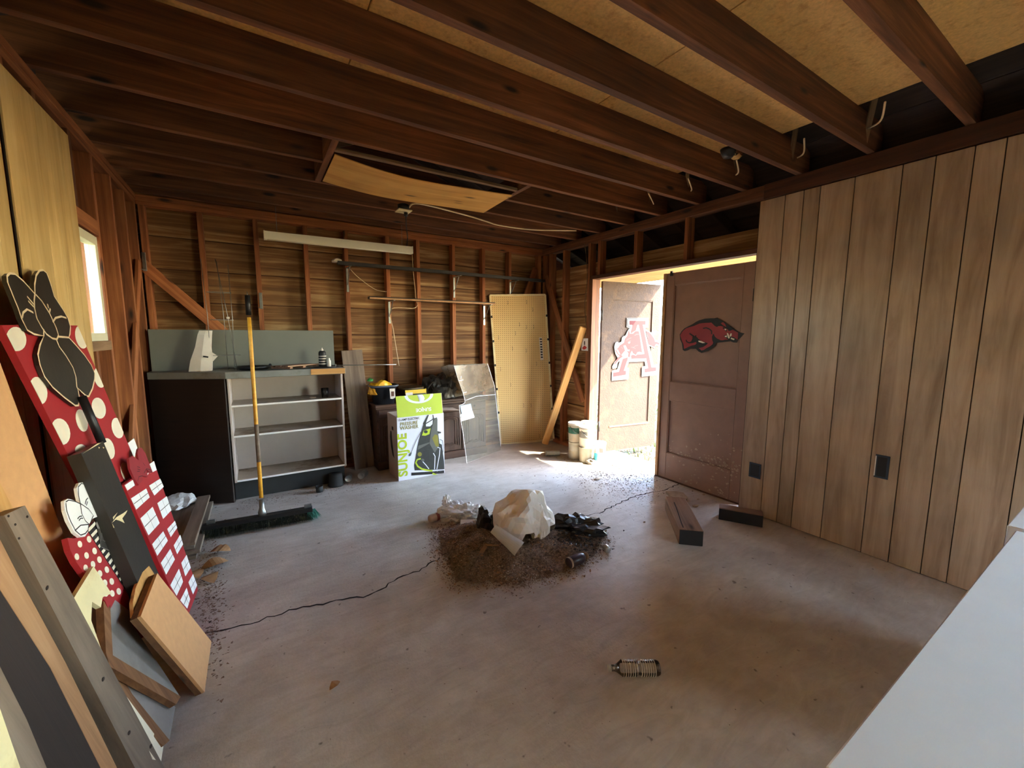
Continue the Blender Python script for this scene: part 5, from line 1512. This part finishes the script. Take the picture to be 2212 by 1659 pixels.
for p in (BL0 + d * .05, BR0 - d * .03):
    put('end_clip', box_bm(.05, .012, .03, .001), M['metal'], r, Matrix.Translation(p + V((0, 0, .113))))
H0 = V((-.02, 3.44, .105))
H1 = ony(538, 686, 3.72)
hd = (H1 - H0).normalized()
lathe('socket', [(0, 0), (.026, 0), (.028, .03), (.018, .06), (.017, .12), (0, .12)], M['metal'], r, Mx=basis(hd.cross(V((0, 1, 0))).normalized(), hd.cross(hd.cross(V((0, 1, 0)))).normalized() * 1, hd, H0 - hd * .012))
tube('handle', [H0.lerp(H1, t) for t in (.08, .3, .6, .9, 1)], [.0135, .0135, .0135, .0135, .0125], M['handle'], r, 12)
tube('worn_tape', [H0.lerp(H1, .26), H0.lerp(H1, .45)], .0139, M['greyworn'], r, 12)

# =================================================================== DEBRIS PILE
PC = V((1.50, 2.22, 0))
outline = [fl(px, py).to_2d() for px, py in ((945, 1150), (948, 1195), (965, 1225), (985, 1262), (1050, 1262), (1110, 1268), (1180, 1250), (1240, 1232), (1290, 1200), (1302, 1165), (1270, 1140), (1200, 1135), (1100, 1110), (1000, 1120))]


def inside(p):
    c = False
    n = len(outline)
    for i in range(n):
        a, b = outline[i], outline[(i + 1) % n]
        if (a.y > p.y) != (b.y > p.y) and p.x < (b.x - a.x) * (p.y - a.y) / (b.y - a.y) + a.x: c = not c
    return c


def edged(p):
    m = 9
    n = len(outline)
    for i in range(n):
        a, b = outline[i], outline[(i + 1) % n]
        ab = b - a; t = max(0, min(1, (p - a).dot(ab) / ab.length_squared)); m = min(m, (p - a - ab * t).length)
    return m


def pile_h(x, y):
    p = V((x, y)).to_2d() if False else V((x, y))
    if not inside(p): return 0
    e = edged(p)
    return min(.075, e * .33) * (.75 + .5 * noise.noise(V((x * 9, y * 9, 1)))) + .006 * noise.noise(V((x * 50, y * 50, 2)))


r = thing('sweepings_pile', 'heap of dark swept dirt, grit and rubbish in the middle of the floor', 'dirt pile', (1.5, 2.22, 0))
bm = bmesh.new()
gx0, gx1, gy0, gy1, stp = .85, 2.2, 1.7, 2.95, .013
nx, ny = int((gx1 - gx0) / stp), int((gy1 - gy0) / stp)
vs = {}
for i in range(nx):
    for j in range(ny):
        x, y = gx0 + i * stp, gy0 + j * stp
        h = pile_h(x, y)
        if h > .0005: vs[i, j] = bm.verts.new((x + rnd.uniform(-.003, .003), y + rnd.uniform(-.003, .003), h))
for (i, j), v in list(vs.items()):
    q = [vs.get(k_) for k_ in ((i, j), (i + 1, j), (i + 1, j + 1), (i, j + 1))]
    if all(q): bm.faces.new(q)
put('dirt_heap', bm, M['soil'], r)['kind'] = 'stuff'


def scatter(name, n, fn, mat, parent, s0, s1, seed, flat=.5):
    rnd = random.Random(seed)
    bm = bmesh.new()
    for k in range(n):
        p = fn(rnd)
        if p is None: continue
        s = rnd.uniform(s0, s1)
        vv = [bm.verts.new(V(p) + V((rnd.uniform(-s, s), rnd.uniform(-s, s), rnd.uniform(0, s * flat)))) for _ in range(4)]
        for f in ((0, 1, 2), (0, 1, 3), (1, 2, 3), (0, 2, 3)): bm.faces.new([vv[q] for q in f])
    bmesh.ops.recalc_face_normals(bm, faces=bm.faces)
    return put(name, bm, mat, parent)


def in_pile(spread=.05):
    def fn(rnd):
        x, y = rnd.uniform(.85, 2.15), rnd.uniform(1.7, 2.9)
        if not inside(V((x, y))):
            if edged(V((x, y))) > spread * abs(rnd.gauss(0, 1)): return None
        return (x, y, pile_h(x, y))
    return fn


scatter('dirt_crumbs', 17000, in_pile(.05), M['soil'], r, .003, .009, 1, 1)['kind'] = 'stuff'
scatter('pale_grit', 10000, in_pile(.05), M['grit'], r, .0015, .0065, 2, 1)['kind'] = 'stuff'
scatter('leaf_bits', 1300, in_pile(.07), M['leaf'], r, .005, .017, 3, .6)['kind'] = 'stuff'
fnw = lambda rnd: (lambda p: (p.x, p.y, pile_h(p.x, p.y) + .001))(fl(rnd.gauss(1130, 28), rnd.gauss(1256, 9)))
scatter('white_crumbs', 500, fnw, M['offwhite'], r, .001, .0045, 4, 1)['kind'] = 'stuff'

fnd = lambda rnd: (lambda p: (p.x, p.y, pile_h(p.x, p.y) + .002))(fl(rnd.gauss(1245, 26), rnd.gauss(1172, 14)))
scatter('dark_chunks', 700, fnd, M['bagblack'], r, .004, .014, 14, 1)['kind'] = 'stuff'
fng = lambda rnd: (lambda p: (p.x, p.y, pile_h(p.x, p.y) + .002))(fl(rnd.gauss(1010, 26), rnd.gauss(1225, 18)))
scatter('grey_fluff', 1500, fng, M['dust'], r, .002, .007, 15, 1)['kind'] = 'stuff'
# crumpled pale plastic sheet
c = fl(1133, 1172)
r = thing('plastic_sheet', 'large crumpled milky plastic sheet arched over the dirt pile', 'plastic sheet', (c.x, c.y, 0))
crumple('sheet', (c.x + .02, c.y + .05, .0), (.215, .17, .25), M['milky'], r, 17, .30, 1.25, 4, True, -.4, False, lambda co: co.y < -.05 and co.x > -.02 and co.z < .0)
crumple('sheet_fold', (c.x + .10, c.y - .04, .0), (.09, .07, .19), M['milky'], r, 27, .35, 1.6, 3, True, .5)
# rolled white sheet in front
r = thing('rolled_sheet', 'white rolled sheet lying on the front of the dirt pile, stained at its end', 'rolled sheet', (1.42, 2.2, 0))
p0, p1 = ony(1070, 1130, 2.42), fl(1118, 1190, .06)
p1 = fl(1122, 1186, .10); p0 = fl(1066, 1142, .20)
ax = (p1 - p0).normalized(); sx_ = ax.cross(V((0, 0, 1))).normalized(); sz_ = sx_.cross(ax)
bm = bmesh.new(); rows = []
for i in range(13):
    t = i / 12; R_ = .034 + .022 * t
    rows.append([bm.verts.new(p0.lerp(p1, t) + sx_ * math.cos(a) * R_ * (1 + .08 * noise.noise(V((a, t * 4, 2)))) + sz_ * math.sin(a) * R_ * .8) for a in (-.7 + 4.9 * k / 16 for k in range(17))])
for a, b in zip(rows, rows[1:]):
    for k in range(16): bm.faces.new((a[k], a[k + 1], b[k + 1], b[k]))
bmesh.ops.solidify(bm, geom=bm.faces[:], thickness=.003)
put('sheet', bm, M['paper'], r)
# white carrier bag
c = fl(990, 1118)
r = thing('white_carrier_bag', 'crumpled thin white plastic carrier bag left of the dirt pile', 'bag', (c.x, c.y, 0))
crumple('bag_body', (c.x, c.y, 0), (.15, .11, .095), M['film'], r, 5, .4, 2.0, 4, True, -.4)
crumple('bag_handles', (c.x - .07, c.y + .06, .05), (.04, .03, .065), M['film'], r, 15, .6, 2.6, 3, False, .4)
crumple('bag_folds', (c.x + .13, c.y - .05, .01), (.08, .06, .055), M['film'], r, 25, .6, 2.6, 3)
r = thing('drink_can', 'white and red drink can lying under the white carrier bag', 'can', (1.13, 2.75, 0))
a, b = fl(927, 1130), fl(965, 1118)
lathe('can_body', [(0, 0), (.022, 0), (.026, .005), (.031, .012), (.031, .105), (.027, .115), (0, .113)], M['canpale'], r, Mx=lying(a, b - a, .032))
lathe('red_band', [(.0314, .055), (.0314, .08)], M['canred'], r, Mx=lying(a, b - a, .032), caps=False)
c = fl(1050, 1150)
r = thing('black_rubbish_bag', 'piece of shiny black rubbish bag between the white bag and the plastic sheet', 'bag', (c.x, c.y, .02))
crumple('bag_body', (c.x, c.y - .02, .01), (.085, .08, .13), M['bagblack'], r, 7, .45, 1.8, 3)
c = fl(1235, 1150)
r = thing('black_cloth', 'dark rumpled cloth lying on the right side of the dirt pile', 'cloth', (c.x, c.y, .01))
crumple('cloth_body', (c.x + .02, c.y - .02, .01), (.21, .13, .08), M['bagblack'], r, 9, .5, 1.8, 4, True, -.5)
c = fl(1012, 1140)
r = thing('paper_slip', 'white paper slip tilted under the white carrier bag', 'paper', (c.x, c.y, 0))
put('slip', box_bm(.12, .07, .001, 0), M['offwhite'], r, Matrix.Translation((c.x, c.y, .035)) @ Matrix.Rotation(-.5, 4, 'Z') @ Matrix.Rotation(.45, 4, 'X'))
c = fl(1040, 1195)
r = thing('brown_paper_strip', 'bent strip of brown paper on the front left of the dirt pile', 'paper', (c.x, c.y, .03))
beam('strip', fl(1030, 1210, .035), fl(1052, 1175, .075), .03, .003, M['tank'], r)
beam('strip_fold', fl(1050, 1178, .075), fl(1078, 1178, .05), .025, .003, M['tank'], r)
c = fl(1195, 1140)
tag(crumple('white_knot', (c.x + .05, c.y, .06), (.022, .02, .02), M['offwhite'], None, 12, .5, 2., 2), 'small white knot of plastic at the right edge of the plastic sheet', 'plastic scrap')
tag(beam('red_brown_card', fl(1000, 1150, .03), fl(1032, 1146, .045), .05, .003, M['rust']), 'reddish brown card scrap beside the black rubbish bag', 'card')
tag(beam('twig', fl(1240, 1155, .05), fl(1272, 1162, .035), .012, .006, M['tank']), 'thin brown stick on the right of the dirt pile', 'stick')
# bottle and small can
a, b = fl(1228, 1228), fl(1272, 1208)
r = thing('sauce_bottle', 'dark labelled bottle with tan cap lying right of the dirt pile', 'bottle', (a.x, a.y, 0))
Mb = lying(a, b - a, .034)
lathe('bottle_body', [(0, 0), (.030, 0), (.033, .005), (.033, .10), (.028, .12), (.018, .135), (0, .136)], M['plum'], r, Mx=Mb)
lathe('bottle_cap', [(0, .1365), (.02, .1365), (.021, .155), (.018, .16), (0, .16)], M['tank'], r, Mx=Mb)
lathe('bottle_foot', [(.0336, 0), (.0336, .014)], M['grit'], r, Mx=Mb, caps=False)
a = fl(1314, 1195)
r = thing('short_can', 'small shiny can lying on the floor right of the bottle', 'can', (a.x, a.y, 0))
lathe('can_body', [(0, 0), (.018, 0), (.021, .004), (.021, .045), (.018, .05), (0, .05)], M['silver'], r, Mx=lying(a, (.25, .9, 0), .0215))

# cans by the cabinet
for nm, p, d_, lbl in (('lying_can', (.70, 4.10), (.25, 1, 0), 'open tin can lying with its mouth to the viewer by the cabinet'), ('lying_can', (.82, 4.12), (.6, .8, 0), 'second dull can lying just right of the open tin')):
    r = thing(nm, lbl, 'can', (p[0], p[1], 0))
    lathe('can_body', [(.026, .006), (.030, 0), (.032, .002), (.032, .11), (0, .11)], M['silver'], r, Mx=lying((p[0], p[1], .001), d_, .033))
    lathe('can_bottom', [(0, .012), (.026, .006)], M['paper'] if nm == 'x' else M['silver'], r, Mx=lying((p[0], p[1], .001), d_, .033), caps=False)
r = thing('dark_pot', 'dark green plant pot upside down beside the cabinet foot', 'pot', (.58, 4.08, 0))
lathe('pot_body', [(.07, 0), (.074, .012), (.066, .014), (.058, .11), (0, .112)], M['kick'], r, loc=(.585, 4.08, .001))
r = thing('small_cup', 'small dark cup standing on the floor before the cabinet', 'cup', (.43, 3.98, 0))
lathe('cup_body', [(0, 0), (.028, 0), (.032, .055), (.029, .055), (.025, .004), (0, .004)], M['kick'], r, loc=(.43, 3.98, .001), seg=16)

# water bottle on floor
a, b = fl(1313, 1458), fl(1424, 1458)
d = (b - a); L = d.length
r = thing('water_bottle', 'empty clear ribbed plastic water bottle lying on the near floor', 'bottle', (a.x, a.y, 0))
L = .215
prof = [(0, .008), (.012, .008), (.0125, .028), (.016, .036), (.029, .055)]
z = .055
while z < L - .02:
    wv = .0315 if not (.12 < z < .14) else .027
    prof += [(wv, z + .002), (wv - .0025, z + .006)]
    z += .0095
prof += [(.030, L - .01), (.026, L), (.01, L - .004), (0, L - .006)]
Mb = lying(a, d, .0325)
lathe('bottle_body', prof, M['pet'], r, Mx=Mb, seg=28)
for q in range(15):
    if q != 7: lathe('rib_glint', [(.0318, .058 + q * .0095), (.0327, .0595 + q * .0095), (.0318, .061 + q * .0095)], M['film'], r, Mx=Mb, seg=24, caps=False)  # pale film rings paint white highlights along the ribs
lathe('bottle_neck', [(.0128, .0), (.014, .001), (.014, .012), (.0128, .013)], M['film'], r, Mx=Mb, caps=False)

# timber blocks near the door
r = thing('timber_block', 'square cracked timber block with shade painted on the end facing the viewer', 'timber block', (2.6, 1.8, 0))
c0, c1 = V((2.45, 1.60, .056)), V((2.86, 2.03, .056))
beam('timber', c0, c1, .155, .11, M['blockwood'], r, bev=.004)
dd = (c1 - c0).normalized()
beam('end_shade', c0 - dd * .0015, c0 - dd * .0001, .15, .105, M['blockshade'], r, bev=0)  # thin dark sheet paints the shade on the near end
PK = Plane((0, 0, .1115), (dd.x, dd.y, 0), (-dd.y, dd.x, 0))
ribbon('split', PK, [PK.uv(*p) for p in ((1456, 1085), (1462, 1100), (1468, 1118), (1472, 1130), (1476, 1140))], .007, M['crack'], r, .0008)
r = thing('timber_offcut', 'long dark grey timber offcut lying close to the right wall', 'timber block', (3.06, 1.62, 0))
a, b = fl(1552, 1122), fl(1647, 1140)
dd = (b - a).normalized(); nn = V((-dd.y, dd.x, 0))
beam('timber', a + nn * .052 + V((0, 0, .047)), b + nn * .052 + V((0, 0, .047)), .10, .092, M['blockwood'], r, bev=.004)
beam('face_shade', a - nn * .0005 + V((0, 0, .046)), b - nn * .0005 + V((0, 0, .046)), .0015, .088, M['blockshade'], r, bev=0)  # same painted shade along the near side
# stones and flakes
r = thing('stone_chip', 'flat pale broken stone chip in front of the closed door leaf', 'stone', (3.12, 2.2, 0))
PFl = Plane((0, 0, .022), (1, 0, 0), (0, 1, 0))
slab('chip', PFl, PFl.poly([(1438, 1061), (1462, 1061), (1476, 1064), (1485, 1073), (1484, 1078), (1465, 1077), (1448, 1071)]), .02, M['stone'], r, 0, False)
for k, (px, py, s_, lb) in enumerate(((1502, 1094, .03, 'rounded pale pebble beside the cracked timber block'), (1460, 1039, .025, 'small white flake lying against the foot of the door'), (1392, 1128, .012, 'tiny pale pebble left of the cracked timber block'), (1508, 1079, .014, 'small pebble behind the rounded pale pebble'), (1290, 1036, .035, 'flat pale flake on the floor in front of the buckets'), (1520, 1069, .016, 'little flake near the right foot of the door'))):
    p = fl(px, py)
    tag(crumple('pebble', (p.x, p.y, .001), (s_, s_ * .7, s_ * .35), M['stone'], None, 50 + k, .3, 2., 2), lb, 'pebble')

# white table at right edge
r = thing('white_table', 'white topped table in the lower right corner of the view', 'table', (1.49, -.15, 0))
TZ = .75
bx('table_top', (.73, -.56, TZ - .045), (2.24, .222, TZ), M['tabletop'], r, .003)
for x, y in ((.80, -.48), (2.16, -.48), (.80, .14), (2.16, .14)):
    tube('leg', [(x, y, 0.001), (x, y, TZ - .046)], .018, M['metal'], r)
bx('brace', (.80, -.18, .30), (2.16, -.16, .32), M['metal'], r)
r = thing('white_carton', 'white flat carton standing just past the far end of the table', 'carton', (2.45, 0, 0))
bx('carton_body', (2.26, -.40, .002), (2.70, .245, TZ + .004), M['tabletop'], r, .003)

# litter near door, along left wall, over the floor
fdoor = lambda rnd: (lambda p: (p.x, p.y, .0005) if p.x < 3.48 else None)(fl(rnd.gauss(1370, 60), rnd.gauss(1035, 26)))
tag(scatter('door_litter', 2600, fdoor, M['soil'], None, .002, .009, 5, .5), 'fine dark litter on the floor inside the doorway', 'litter', kind='stuff')
tag(scatter('leaf_litter', 2200, lambda rnd: (lambda p: (p.x, p.y, .0005) if p.x < 3.48 else None)(fl(rnd.gauss(1345, 60), rnd.gauss(1008, 22))), M['leafdark'], None, .004, .014, 6, .5), 'dry leaf fragments on the sunny floor at the doorway', 'litter', kind='stuff')
tag(scatter('outdoor_litter', 2500, lambda rnd: (rnd.uniform(3.6, 4.6), rnd.uniform(2.2, 4.2), -.122 if True else 0), M['leaf'], None, .008, .022, 16, .5), 'dry leaves and clods on the ground outside', 'litter', kind='stuff')
tag(scatter('floor_specks', 700, lambda rnd: (rnd.uniform(-.3, 3.2), rnd.uniform(.6, 4.1), .0004), M['soil'], None, .0008, .0045, 7, .4), 'scattered dark specks over the concrete floor', 'litter', kind='stuff')
tag(scatter('wall_litter', 1100, lambda rnd: (lambda p: (p.x, p.y, .0005))(fl(rnd.gauss(452, 20), rnd.gauss(1270, 90))), M['soil'], None, .003, .012, 8, .5), 'dark crumbs along the foot of the leaning boards', 'litter', kind='stuff')
tag(scatter('cabinet_litter', 900, lambda rnd: (rnd.uniform(-.2, .95), 4.10 - abs(rnd.gauss(0, .14)), .0005), M['soil'], None, .002, .009, 9, .5), 'dark crumbs on the floor in front of the cabinet', 'litter', kind='stuff')


def leaf(px, py, s, rot, lbl, tilt=.3):
    p = fl(px, py)
    bm = bmesh.new()
    n = 9
    L_, R_ = [], []
    for i in range(n):
        t = i / (n - 1); w = math.sin(math.pi * t) ** .8 * .34 * s * (1 + .2 * noise.noise(V((t * 5, px, 0))))
        z = .01 * s * 10 * math.sin(t * 3) * .25 + .004
        L_.append(bm.verts.new((t * s, w, z + w * .6))); R_.append(bm.verts.new((t * s, -w, z + w * .5)))
    for i in range(n - 1): bm.faces.new((L_[i], R_[i], R_[i + 1], L_[i + 1]))
    bmesh.ops.remove_doubles(bm, verts=bm.verts, dist=1e-5)
    return tag(put('dry_leaf', bm, M['leaf'], None, Matrix.Translation((p.x, p.y, .002)) @ Matrix.Rotation(rot, 4, 'Z')), lbl, 'leaf')


leaf(452, 1195, .13, -.4, 'large pale dry leaf at the end of the grey board stack')
leaf(432, 1236, .15, .3, 'curled brown leaf below the grey board stack')
leaf(446, 1246, .12, -1.2, 'dry leaf pointing toward the viewer beside the booth board')
leaf(430, 1252, .11, 1.9, 'small folded leaf tucked at the edge of the booth board')
leaf(712, 1494, .05, .5, 'small dark leaf alone on the near floor')
